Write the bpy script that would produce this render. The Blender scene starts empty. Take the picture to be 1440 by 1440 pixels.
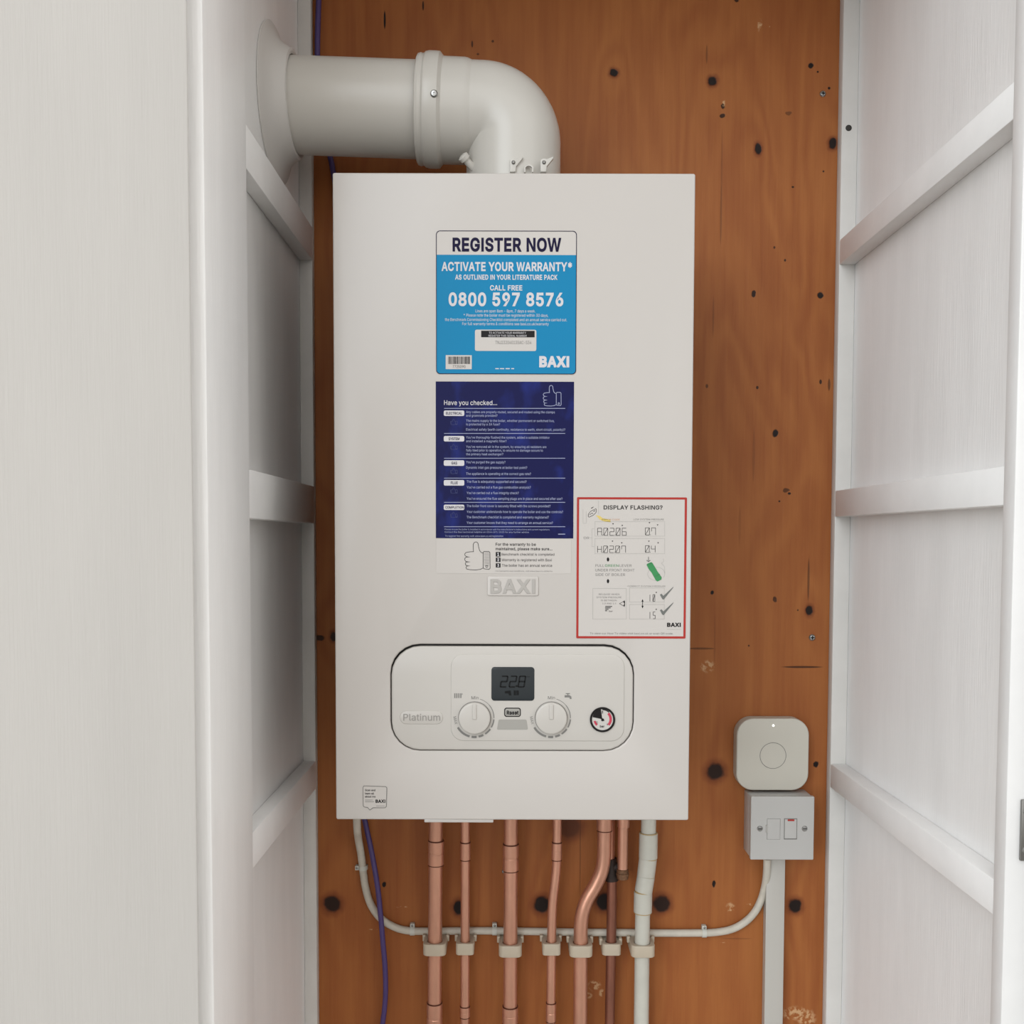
import bpy, bmesh, math, random
from mathutils import Vector, Matrix
from mathutils.geometry import tessellate_polygon

scene = bpy.context.scene
COL = scene.collection
random.seed(7)

# ------------------------------------------------------------------ camera
F, PY0 = 1440.0, 826.0
PITCH = math.atan((826 - 757) / 1440.0)
ROLL = 0.0026
CAM = Vector((0, -1.44, 1.5))
ROT = Matrix.Rotation(math.pi / 2 - PITCH, 3, 'X') @ Matrix.Rotation(ROLL, 3, 'Z')
cd = bpy.data.cameras.new('camera')
cam = bpy.data.objects.new('camera', cd)
COL.objects.link(cam)
cam.location = CAM
cam.rotation_euler = ROT.to_euler()
cd.sensor_width = 36.0
cd.lens = 36.0 * F / 1440.0
cd.shift_y = (PY0 - 720) / 1440.0
cd.clip_start = 0.01
scene.camera = cam

# ------------------------------------------------------------------ daylight
world = bpy.data.worlds.new('overcast_sky')
scene.world = world
world.use_nodes = True
bg = world.node_tree.nodes['Background']
bg.inputs['Color'].default_value = (1.0, 0.975, 0.945, 1)
bg.inputs['Strength'].default_value = 1.15
sl = bpy.data.lights.new('soft_sun', 'SUN')
sl.energy = 1.3
sl.angle = math.radians(50)
sl.color = (0.84, 0.93, 1.0)
sun = bpy.data.objects.new('soft_sun', sl)
COL.objects.link(sun)
sun.rotation_euler = Vector((0.65, 1.0, -0.35)).to_track_quat('-Z', 'Y').to_euler()

vs = scene.view_settings
scene.display_settings.display_device = 'sRGB'
vs.view_transform = 'Standard'
vs.look = 'None'
vs.gamma = 1.0
vs.use_curve_mapping = False
vs.exposure = 0.30


# ------------------------------------------------------------------ measuring helpers
def P(px, py, Y):
    """a point of the plane y = Y, from a measurement taken in the photograph"""
    d = ROT @ Vector(((px - 720) / F, -(py - PY0) / F, -1))
    return CAM + d * ((Y - CAM.y) / d.y)


# ------------------------------------------------------------------ materials
def srgb(r, g, b):
    def c(v):
        v /= 255.0
        return v / 12.92 if v <= 0.04045 else ((v + 0.055) / 1.055) ** 2.4
    k = 0.76
    return (c(r) * k, c(g) * k, c(b) * k, 1)


MATS = {}


def mat(name, col, rough=0.5, metal=0.0, noise=0.0, nscale=20.0, stretch=(1, 1, 1), bump=0.0, bscale=200.0,
        bstretch=(1, 1, 1), coat=0.0, emit=None, spec=0.5, sss=0.0):
    m = bpy.data.materials.new(name)
    m.use_nodes = True
    nt = m.node_tree
    b = nt.nodes['Principled BSDF']
    b.inputs['Base Color'].default_value = col
    b.inputs['Roughness'].default_value = rough
    b.inputs['Metallic'].default_value = metal
    b.inputs['Coat Weight'].default_value = coat
    b.inputs['Specular IOR Level'].default_value = spec
    if sss:
        b.inputs['Subsurface Weight'].default_value = sss
        b.inputs['Subsurface Radius'].default_value = (0.003, 0.003, 0.003)
    if emit:
        b.inputs['Emission Color'].default_value = emit[0]
        b.inputs['Emission Strength'].default_value = emit[1]
    tc = nt.nodes.new('ShaderNodeTexCoord')
    if noise:
        mp = nt.nodes.new('ShaderNodeMapping')
        mp.inputs['Scale'].default_value = stretch
        nz = nt.nodes.new('ShaderNodeTexNoise')
        nz.inputs['Scale'].default_value = nscale
        nz.inputs['Detail'].default_value = 6
        nz.inputs['Roughness'].default_value = 0.6
        mr = nt.nodes.new('ShaderNodeMapRange')
        mr.inputs['From Min'].default_value = 0.3
        mr.inputs['From Max'].default_value = 0.7
        mr.inputs['To Min'].default_value = 1 - noise
        mr.inputs['To Max'].default_value = 1 + noise * 0.4
        mx = nt.nodes.new('ShaderNodeVectorMath')
        mx.operation = 'SCALE'
        mx.inputs[0].default_value = col[:3]
        nt.links.new(tc.outputs['Object'], mp.inputs['Vector'])
        nt.links.new(mp.outputs['Vector'], nz.inputs['Vector'])
        nt.links.new(nz.outputs['Fac'], mr.inputs['Value'])
        nt.links.new(mr.outputs['Result'], mx.inputs['Scale'])
        nt.links.new(mx.outputs['Vector'], b.inputs['Base Color'])
    if bump:
        mp2 = nt.nodes.new('ShaderNodeMapping')
        mp2.inputs['Scale'].default_value = bstretch
        n2 = nt.nodes.new('ShaderNodeTexNoise')
        n2.inputs['Scale'].default_value = bscale
        n2.inputs['Detail'].default_value = 4
        bp = nt.nodes.new('ShaderNodeBump')
        bp.inputs['Strength'].default_value = bump
        bp.inputs['Distance'].default_value = 0.001
        nt.links.new(tc.outputs['Object'], mp2.inputs['Vector'])
        nt.links.new(mp2.outputs['Vector'], n2.inputs['Vector'])
        nt.links.new(n2.outputs['Fac'], bp.inputs['Height'])
        nt.links.new(bp.outputs['Normal'], b.inputs['Normal'])
    MATS[name] = m
    return m


mat('white_paint', (0.85, 0.845, 0.835, 1), 0.42, noise=0.05, nscale=9, stretch=(3, 3, 0.5), bump=0.35, bscale=160, bstretch=(3, 3, 0.12))
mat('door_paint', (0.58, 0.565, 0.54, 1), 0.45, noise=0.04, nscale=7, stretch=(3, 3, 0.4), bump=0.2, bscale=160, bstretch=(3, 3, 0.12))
mat('frame_paint', (0.70, 0.69, 0.68, 1), 0.45, noise=0.05, nscale=12, bump=0.2, bscale=60)
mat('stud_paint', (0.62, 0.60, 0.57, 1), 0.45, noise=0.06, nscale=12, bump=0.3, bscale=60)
mat('white_rail_paint', (0.86, 0.855, 0.845, 1), 0.36, noise=0.06, nscale=12, bump=0.3, bscale=60)
mat('ground', srgb(150, 147, 140), 0.9, noise=0.25, nscale=3)
mat('casing_dimmed', srgb(176, 174, 170), 0.5)  # casing is really white; greyed to darken the gap left of the boiler
mat('boiler_white', srgb(212, 206, 200), 0.22, spec=0.5)
mat('fascia_white', srgb(211, 206, 199), 0.25)
mat('recess_shade_dark', srgb(60, 58, 56), 0.7)  # near-black that paints the shade in the gap round the fascia
mat('flue_white', srgb(224, 220, 212), 0.28, bump=0.02, bscale=15)
mat('rubber_white', srgb(226, 222, 217), 0.55)
mat('hub_white', srgb(220, 215, 202), 0.4)
mat('plastic_white', srgb(206, 202, 194), 0.3)
mat('plastic_matt', srgb(224, 224, 214), 0.5)
mat('spur_white', srgb(206, 204, 200), 0.28)
mat('cable_white', srgb(222, 215, 200), 0.5, noise=0.12, nscale=60)
mat('cable_purple', srgb(84, 66, 128), 0.45)
mat('clip_nylon', srgb(212, 198, 176), 0.4, sss=0.0)
mat('waste_white', srgb(222, 220, 208), 0.35, noise=0.08, nscale=25)
mat('glue_yellow', srgb(196, 168, 116), 0.4)
mat('copper', srgb(246, 184, 156), 0.36, metal=0.75, noise=0.22, nscale=14, stretch=(2, 2, 0.6), bump=0.05, bscale=90)
mat('copper_dark', srgb(168, 112, 92), 0.42, metal=0.7, noise=0.35, nscale=20, stretch=(2, 2, 0.6))
mat('copper_joint', srgb(110, 62, 44), 0.5, metal=0.5)
mat('brass_dirty', srgb(150, 112, 84), 0.5, metal=0.7, noise=0.5, nscale=120)
mat('tee_dark', srgb(58, 44, 38), 0.6, metal=0.3, noise=0.4, nscale=80)
mat('steel', srgb(190, 190, 188), 0.28, metal=1.0)
mat('steel_dull', srgb(150, 148, 144), 0.4, metal=0.9)
mat('black', srgb(24, 23, 24), 0.45, spec=0.12)
mat('ink_navy', srgb(26, 20, 58), 0.4, spec=0.12)
mat('ink_black', srgb(38, 36, 36), 0.45, spec=0.12)
mat('ink_grey', srgb(138, 136, 132), 0.5, spec=0.12)
mat('ink_light', srgb(190, 186, 180), 0.5)
mat('ink_white', srgb(226, 223, 226), 0.4, spec=0.12)
mat('ink_pale', srgb(172, 178, 208), 0.4, spec=0.12)
mat('ink_dim', srgb(70, 76, 122), 0.4, spec=0.12)
mat('sticker_blue', srgb(26, 140, 190), 0.3, spec=0.12)
mat('sticker_white', srgb(213, 207, 201), 0.3)
mat('sticker_clear', srgb(212, 206, 200), 0.22)
mat('sticker_red', srgb(186, 62, 56), 0.35, spec=0.12)
mat('ink_green', srgb(74, 152, 96), 0.4, spec=0.12)
mat('ink_green_dark', srgb(52, 116, 70), 0.4)
mat('ink_yellow', srgb(232, 206, 112), 0.4)
mat('ink_orange', srgb(214, 158, 110), 0.4)
mat('ink_tick', srgb(112, 114, 110), 0.4)
mat('display_glass', srgb(50, 55, 58), 0.15, spec=0.25)
mat('lcd_dark', srgb(16, 18, 20), 0.3, spec=0.2)
mat('bezel_black', srgb(36, 34, 34), 0.3, spec=0.12)
mat('gauge_face', srgb(212, 208, 202), 0.3)
mat('gauge_red', srgb(206, 58, 84), 0.4)
mat('button_grey', srgb(172, 169, 162), 0.4)
mat('badge_silver', srgb(160, 156, 150), 0.35)
mat('relief_shade_grey', srgb(186, 181, 175), 0.3)  # letters are the badge's own white; the grey paints in relief shading
mat('nail_dark', srgb(48, 44, 40), 0.6)
mat('led', srgb(255, 255, 250), 0.4, emit=((1, 0.98, 0.92, 1), 2.0))
mat('dirt', srgb(110, 100, 88), 0.8)


def navy_material():
    m = mat('sticker_navy', srgb(22, 26, 84), 0.3, spec=0.12)
    nt = m.node_tree
    b = nt.nodes['Principled BSDF']
    tc = nt.nodes.new('ShaderNodeTexCoord')
    mp = nt.nodes.new('ShaderNodeMapping')
    mp.inputs['Scale'].default_value = (1.4, 1, 0.8)
    nz = nt.nodes.new('ShaderNodeTexNoise')
    nz.inputs['Scale'].default_value = 32
    nz.inputs['Detail'].default_value = 3
    cr = nt.nodes.new('ShaderNodeValToRGB')
    cr.color_ramp.elements[0].position = 0.5
    cr.color_ramp.elements[0].color = srgb(21, 24, 78)
    cr.color_ramp.elements[1].position = 0.8
    cr.color_ramp.elements[1].color = srgb(36, 50, 132)
    L = nt.links.new
    L(tc.outputs['Object'], mp.inputs['Vector'])
    L(mp.outputs['Vector'], nz.inputs['Vector'])
    L(nz.outputs['Fac'], cr.inputs['Fac'])
    L(cr.outputs['Color'], b.inputs['Base Color'])


navy_material()

# knots and marks of the stained plywood: photo x, photo y, half-width, half-height (pixels), darkness
KNOTS = [
    (863, 102, 6, 6, 1), (1002, 114, 7, 7, 1), (1017, 149, 3, 4, .9), (1016, 162, 4, 3, .9), (1066, 209, 5, 8, 1), (1171, 202, 6, 8, 1),
    (1140, 93, 4, 4.5, 1), (1150, 101, 1.5, 1.5, 1), (1166, 124, 2, 2, 1), (1109, 159, 4, 2.5, .5), (1115, 263, 2, 1.5, .9), (1158, 241, 1.5, 1.5, .9),
    (1089, 348, 1.6, 2, .8), (1104, 366, 1.6, 2, .9), (1060, 413, 3, 5, .95), (1154, 415, 4.5, 5, 1), (1065, 545, 2, 2.5, .9), (1154, 537, 2, 3.5, .9),
    (1166, 541, 2, 9, .6), (994, 543, 2, 3, .7), (1090, 609, 4, 5.5, 1), (1106, 690, 5, 3, .7), (1110, 694, 2.5, 1.8, 1), (1096, 705, 1.5, 1.5, .9),
    (1001, 833, 2.5, 3.5, 1), (1090, 843, 3, 4.5, .8), (1138, 859, 5, 8, 1), (1137, 815, 1.6, 32, .55), (1122, 858, 1.2, 1.5, .8),
    (985, 912, 22, 1.6, .55), (1128, 938, 30, 1.6, .8), (1053, 908, 1.4, 1.6, .8), (1006, 1085, 13, 13, .95), (1147, 1075, 4, 5, 1),
    (1004, 1243, 3, 5, 1), (1118, 1274, 10, 11, 1), (467, 1271, 13, 13, .95), (541, 1244, 3, 4, 1), (645, 1276, 9, 11, 1),
    (762, 1272, 12, 13, 1), (850, 1268, 13, 14, 1), (930, 1271, 13, 13, .95), (800, 1163, 18, 16, .45), (541, 28, 1.6, 13, 1), (595, 8, 1.4, 7, .9),
    (664, 62, 1.4, 5, .8), (693, 58, 2, 2, .7), (672, 76, 2, 1.6, .7), (1036, 1, 3, 2.5, .9), (994, 76, 1.4, 14, .4), (1015, 240, 1.2, 60, .22),
    (1014, 300, 1.5, 46, .35), (1005, 900, 1.2, 40, .15), (1090, 1240, 1.4, 60, .12), (449, 897, 8, 4, .9), (470, 895, 6, 7, .9), (1003, 445, 1.3, 30, .25),
    (816, 1200, 1.0, 70, .35), (1036, 1320, 24, 1.2, .25), (1040, 740, 2, 30, .14), (1060, 640, 2, 40, .18),
]
PALE = [(1068, 35, 3.5, 8), (1083, 37, 2, 1.5), (1018, 145, 2.5, 4), (566, 1276, 9, 1.1), (1027, 1276, 7, 7), (1057, 1272, 7, 2), (1014, 1326, 8, 1.1),
        (1118, 1425, 20, 10), (1134, 1432, 14, 14), (836, 1386, 9, 8), (827, 1400, 6, 5), (846, 1396, 4, 6), (995, 937, 10, 9), (527, 1307, 9, 1.2)]


def plywood_material():
    m = bpy.data.materials.new('stained_plywood')
    m.use_nodes = True
    nt = m.node_tree
    b = nt.nodes['Principled BSDF']
    L = nt.links.new

    def N(t, **kw):
        n = nt.nodes.new(t)
        for k, v in kw.items():
            setattr(n, k, v)
        return n

    def math_(op, a, c=None, clamp=False):
        n = N('ShaderNodeMath', operation=op)
        n.use_clamp = clamp
        for i, v in enumerate((a, c)):
            if v is None:
                continue
            if isinstance(v, (int, float)):
                n.inputs[i].default_value = v
            else:
                L(v, n.inputs[i])
        return n.outputs[0]

    tc = N('ShaderNodeTexCoord')
    # wobble so knots are not perfect ellipses
    nz = N('ShaderNodeTexNoise')
    nz.inputs['Scale'].default_value = 90
    nz.inputs['Detail'].default_value = 3
    L(tc.outputs['Object'], nz.inputs['Vector'])
    ma = N('ShaderNodeVectorMath', operation='MULTIPLY_ADD')
    L(nz.outputs['Color'], ma.inputs[0])
    ma.inputs[1].default_value = (0.006, 0, 0.006)
    ma.inputs[2].default_value = (-0.003, 0, -0.003)
    wob = N('ShaderNodeVectorMath', operation='ADD')
    L(tc.outputs['Object'], wob.inputs[0])
    L(ma.outputs[0], wob.inputs[1])

    def spot(src, p, a, c):
        v = N('ShaderNodeVectorMath', operation='MULTIPLY_ADD')
        L(src, v.inputs[0])
        v.inputs[1].default_value = (1 / a, 0, 1 / c)
        v.inputs[2].default_value = (-p.x / a, 0, -p.z / c)
        ln = N('ShaderNodeVectorMath', operation='LENGTH')
        L(v.outputs[0], ln.inputs[0])
        return ln.outputs['Value']

    def ramp(v, a, c, lo, hi):
        n = N('ShaderNodeMapRange', interpolation_type='SMOOTHSTEP')
        L(v, n.inputs['Value'])
        n.inputs['From Min'].default_value = a
        n.inputs['From Max'].default_value = c
        n.inputs['To Min'].default_value = lo
        n.inputs['To Max'].default_value = hi
        return n.outputs['Result']

    pxm = 1.44 / 1440
    dark = halo = bulge = None
    for (x, y, a, c, k) in KNOTS:
        p = P(x, y, 0)
        small = a < 2.2 or c < 2.2
        r = spot(tc.outputs['Object'] if small else wob.outputs[0], p, a * pxm, c * pxm)
        d = ramp(r, 0.70, 1.10, k, 0.0)
        dark = d if dark is None else math_('MAXIMUM', dark, d)
        if a > 4.5 and c > 4.5:
            h = ramp(r, 0.9, 1.8, 0.7, 0.0)
            halo = h if halo is None else math_('MAXIMUM', halo, h)
            r2 = spot(tc.outputs['Object'], p, a * pxm * 3.5, c * pxm * 6)
            g = ramp(r2, 0.0, 1.6, 0.035, 0.0)
            bulge = g if bulge is None else math_('ADD', bulge, g)
    pale = None
    n3 = N('ShaderNodeTexNoise')
    n3.inputs['Scale'].default_value = 160
    n3.inputs['Detail'].default_value = 4
    L(tc.outputs['Object'], n3.inputs['Vector'])
    for (x, y, a, c) in PALE:
        d = ramp(spot(wob.outputs[0], P(x, y, 0), a * pxm, c * pxm), 0.5, 1.2, 1.0, 0.0)
        pale = d if pale is None else math_('MAXIMUM', pale, d)
    pale = math_('MULTIPLY', pale, ramp(n3.outputs['Fac'], 0.45, 0.56, 0.0, 0.85))

    # rotary-cut grain: slow vertical bands, bent around the knots
    mp = N('ShaderNodeMapping')
    mp.inputs['Scale'].default_value = (5.0, 1, 0.9)
    L(tc.outputs['Object'], mp.inputs['Vector'])
    n1 = N('ShaderNodeTexNoise')
    n1.inputs['Scale'].default_value = 1.6
    n1.inputs['Detail'].default_value = 3
    n1.inputs['Distortion'].default_value = 0.6
    L(mp.outputs['Vector'], n1.inputs['Vector'])
    sx = N('ShaderNodeSeparateXYZ')
    L(tc.outputs['Object'], sx.inputs[0])
    ph = math_('ADD', math_('MULTIPLY', n1.outputs['Fac'], 0.32), math_('ADD', math_('MULTIPLY', sx.outputs['X'], 0.35), bulge))
    w = math_('SINE', math_('MULTIPLY', ph, 150.0))
    mp2 = N('ShaderNodeMapping')
    mp2.inputs['Scale'].default_value = (60, 1, 2.2)
    L(tc.outputs['Object'], mp2.inputs['Vector'])
    n2 = N('ShaderNodeTexNoise')
    n2.inputs['Scale'].default_value = 2.2
    n2.inputs['Detail'].default_value = 6
    n2.inputs['Roughness'].default_value = 0.65
    L(mp2.outputs['Vector'], n2.inputs['Vector'])
    n4 = N('ShaderNodeTexNoise')
    n4.inputs['Scale'].default_value = 4.0
    n4.inputs['Detail'].default_value = 4
    L(tc.outputs['Object'], n4.inputs['Vector'])
    t = math_('ADD', math_('MULTIPLY', w, 0.10), math_('ADD', math_('MULTIPLY', n2.outputs['Fac'], 0.55), math_('MULTIPLY', n4.outputs['Fac'], 0.55)))
    cr = N('ShaderNodeValToRGB')
    cr.color_ramp.elements[0].position = 0.25
    cr.color_ramp.elements[0].color = srgb(158, 88, 44)
    cr.color_ramp.elements[1].position = 0.85
    cr.color_ramp.elements[1].color = srgb(186, 116, 61)
    L(t, cr.inputs['Fac'])

    def mixc(fac, a, col):
        n = N('ShaderNodeMix', data_type='RGBA')
        L(fac, n.inputs['Factor'])
        L(a, n.inputs['A'])
        n.inputs['B'].default_value = col
        return n.outputs['Result']

    c = mixc(halo, cr.outputs['Color'], srgb(122, 58, 28))
    c = mixc(dark, c, srgb(30, 16, 10))
    c = mixc(pale, c, srgb(222, 178, 132))
    L(c, b.inputs['Base Color'])
    b.inputs['Roughness'].default_value = 0.5
    b.inputs['Specular IOR Level'].default_value = 0.25
    bp = N('ShaderNodeBump')
    bp.inputs['Strength'].default_value = 0.25
    bp.inputs['Distance'].default_value = 0.0015
    L(math_('SUBTRACT', n2.outputs['Fac'], dark), bp.inputs['Height'])
    L(bp.outputs['Normal'], b.inputs['Normal'])
    MATS['plywood'] = m


plywood_material()

# ------------------------------------------------------------------ object helpers
ORIGIN = {}


def obj(name, verts_or_mesh, material, parent=None, smooth=True, auto=35):
    """link ONE mesh object, its vertices given in world coordinates"""
    me = verts_or_mesh
    me.name = name
    o = bpy.data.objects.new(name, me)
    COL.objects.link(o)
    if isinstance(material, str):
        me.materials.append(MATS[material])
    if parent is not None:
        o.parent = parent
        off = ORIGIN[parent]
        ORIGIN[o] = off
        me.transform(Matrix.Translation(-off))
    else:
        ORIGIN[o] = Vector((0, 0, 0))
    if smooth:
        a = math.radians(auto)
        bm = bmesh.new()
        bm.from_mesh(me)
        for f in bm.faces:
            f.smooth = True
        for e in bm.edges:
            if len(e.link_faces) == 2:
                e.smooth = e.calc_face_angle(0) < a
        bm.to_mesh(me)
        bm.free()
    return o


def recentre(o):
    """top-level single mesh: move its origin to its base"""
    me = o.data
    xs = [v.co for v in me.vertices]
    c = Vector((sum(v.x for v in xs) / len(xs), sum(v.y for v in xs) / len(xs), min(v.z for v in xs)))
    me.transform(Matrix.Translation(-c))
    o.location = c
    return o


def thing(name, label, cat, loc, group=None):
    o = bpy.data.objects.new(name, None)
    o.empty_display_size = 0.05
    COL.objects.link(o)
    o.location = loc
    ORIGIN[o] = Vector(loc)
    o['label'] = label
    o['category'] = cat
    if group:
        o['group'] = group
    return o


def tag(o, label, cat, group=None):
    o['label'] = label
    o['category'] = cat
    if group:
        o['group'] = group
    return o


def struct(o, label=None):
    o['kind'] = 'structure'
    if label:
        o['label'] = label
    return o


def mesh_from(verts, faces):
    me = bpy.data.meshes.new('m')
    me.from_pydata([tuple(v) for v in verts], [], faces)
    me.update()
    return me


def bm_to_mesh(bm):
    me = bpy.data.meshes.new('m')
    bmesh.ops.recalc_face_normals(bm, faces=bm.faces)
    bm.to_mesh(me)
    bm.free()
    return me


def join(meshes):
    bm = bmesh.new()
    for m in meshes:
        bm.from_mesh(m)
    me = bpy.data.meshes.new('m')
    bm.to_mesh(me)
    bm.free()
    for m in meshes:
        bpy.data.meshes.remove(m)
    return me


def box(x0, x1, y0, y1, z0, z1, bevel=0.0, segs=2):
    bm = bmesh.new()
    bmesh.ops.create_cube(bm, size=1.0)
    for v in bm.verts:
        v.co = Vector(((x0 + x1) / 2 + v.co.x * (x1 - x0), (y0 + y1) / 2 + v.co.y * (y1 - y0), (z0 + z1) / 2 + v.co.z * (z1 - z0)))
    if bevel:
        bmesh.ops.bevel(bm, geom=list(bm.edges), offset=bevel, segments=segs, affect='EDGES', profile=0.5)
    return bm_to_mesh(bm)


def lathe(profile, origin, axis, n=64, closed=False):
    """profile: list of (radius, distance along axis)"""
    axis = Vector(axis).normalized()
    u = axis.orthogonal().normalized()
    v = axis.cross(u)
    o = Vector(origin)
    verts, faces = [], []
    m = len(profile)
    for (r, t) in profile:
        for i in range(n):
            a = 2 * math.pi * i / n
            verts.append(o + axis * t + (u * math.cos(a) + v * math.sin(a)) * max(r, 1e-5))
    for j in range(m if closed else m - 1):
        for i in range(n):
            k = (j + 1) % m
            faces.append((j * n + i, j * n + (i + 1) % n, k * n + (i + 1) % n, k * n + i))
    if not closed:
        faces.append(tuple(range(n - 1, -1, -1)))
        faces.append(tuple((m - 1) * n + i for i in range(n)))
    bm = bmesh.new()
    vs_ = [bm.verts.new(p) for p in verts]
    for f in faces:
        try:
            bm.faces.new([vs_[i] for i in f])
        except ValueError:
            pass
    return bm_to_mesh(bm)


def smooth_path(pts, sub=8):
    pts = [Vector(p) for p in pts]
    if len(pts) < 3:
        return pts
    out = []
    q = [pts[0] * 2 - pts[1]] + pts + [pts[-1] * 2 - pts[-2]]
    for i in range(1, len(q) - 2):
        p0, p1, p2, p3 = q[i - 1], q[i], q[i + 1], q[i + 2]
        for s in range(sub):
            t = s / sub
            out.append(0.5 * ((2 * p1) + (p2 - p0) * t + (2 * p0 - 5 * p1 + 4 * p2 - p3) * t * t + (3 * p1 - p0 - 3 * p2 + p3) * t ** 3))
    out.append(pts[-1])
    return out


def tube(pts, r, n=16, sub=0):
    if sub:
        pts = smooth_path(pts, sub)
    pts = [Vector(p) for p in pts]
    rs = r if isinstance(r, (list, tuple)) else [r] * len(pts)
    t0 = (pts[1] - pts[0]).normalized()
    u = t0.orthogonal().normalized()
    verts, faces = [], []
    for i, p in enumerate(pts):
        a = pts[max(i - 1, 0)]
        b = pts[min(i + 1, len(pts) - 1)]
        t = (b - a).normalized()
        u = (u - t * u.dot(t)).normalized()
        v = t.cross(u)
        for k in range(n):
            an = 2 * math.pi * k / n
            verts.append(p + (u * math.cos(an) + v * math.sin(an)) * rs[i])
    for i in range(len(pts) - 1):
        for k in range(n):
            faces.append((i * n + k, i * n + (k + 1) % n, (i + 1) * n + (k + 1) % n, (i + 1) * n + k))
    faces.append(tuple(range(n - 1, -1, -1)))
    faces.append(tuple((len(pts) - 1) * n + k for k in range(n)))
    return mesh_from(verts, faces)


def rrect(x0, z0, x1, z1, r, n=8):
    r = max(min(r, (x1 - x0) / 2 - 1e-6, (z1 - z0) / 2 - 1e-6), 1e-6)
    pts = []
    for cx, cz, a0 in ((x1 - r, z1 - r, 0), (x0 + r, z1 - r, 90), (x0 + r, z0 + r, 180), (x1 - r, z0 + r, 270)):
        for i in range(n + 1):
            a = math.radians(a0 + 90 * i / n)
            pts.append((cx + r * math.cos(a), cz + r * math.sin(a)))
    return pts


def circ(cx, cz, r, n=40):
    return [(cx + r * math.cos(2 * math.pi * i / n), cz + r * math.sin(2 * math.pi * i / n)) for i in range(n)]


def curve_mesh(loops, depth, bevel=0.0, bres=2):
    cu = bpy.data.curves.new('c', 'CURVE')
    cu.dimensions = '2D'
    cu.fill_mode = 'BOTH'
    for lp in loops:
        s = cu.splines.new('POLY')
        s.points.add(len(lp) - 1)
        for i, (a, b) in enumerate(lp):
            s.points[i].co = (a, b, 0, 1)
        s.use_cyclic_u = True
    cu.extrude = max(depth / 2 - bevel, 0)
    if bevel:
        cu.bevel_depth = bevel
        cu.bevel_resolution = bres
        cu.offset = -bevel
    ob = bpy.data.objects.new('c', cu)
    me = bpy.data.meshes.new_from_object(ob)
    bpy.data.objects.remove(ob)
    bpy.data.curves.remove(cu)
    bm = bmesh.new()
    bm.from_mesh(me)
    bmesh.ops.remove_doubles(bm, verts=bm.verts, dist=1e-6)
    bm.to_mesh(me)
    bm.free()
    return me


def plate(loops, yfront, depth, bevel=0.0, bres=2):
    """upright plate: outlines in (x, z), front face at y = yfront"""
    if loops and isinstance(loops[0][0], (int, float)):
        loops = [loops]
    me = curve_mesh(loops, depth, bevel, bres)
    for v in me.vertices:
        x, y, z = v.co
        v.co = (x, yfront + depth / 2 - z, y)
    me.update()
    return me


def slab(loops, z0, z1, bevel=0.0):
    """lying plate: outlines in (x, y)"""
    if loops and isinstance(loops[0][0], (int, float)):
        loops = [loops]
    me = curve_mesh(loops, z1 - z0, bevel)
    for v in me.vertices:
        v.co.z += (z0 + z1) / 2
    me.update()
    return me


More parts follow.
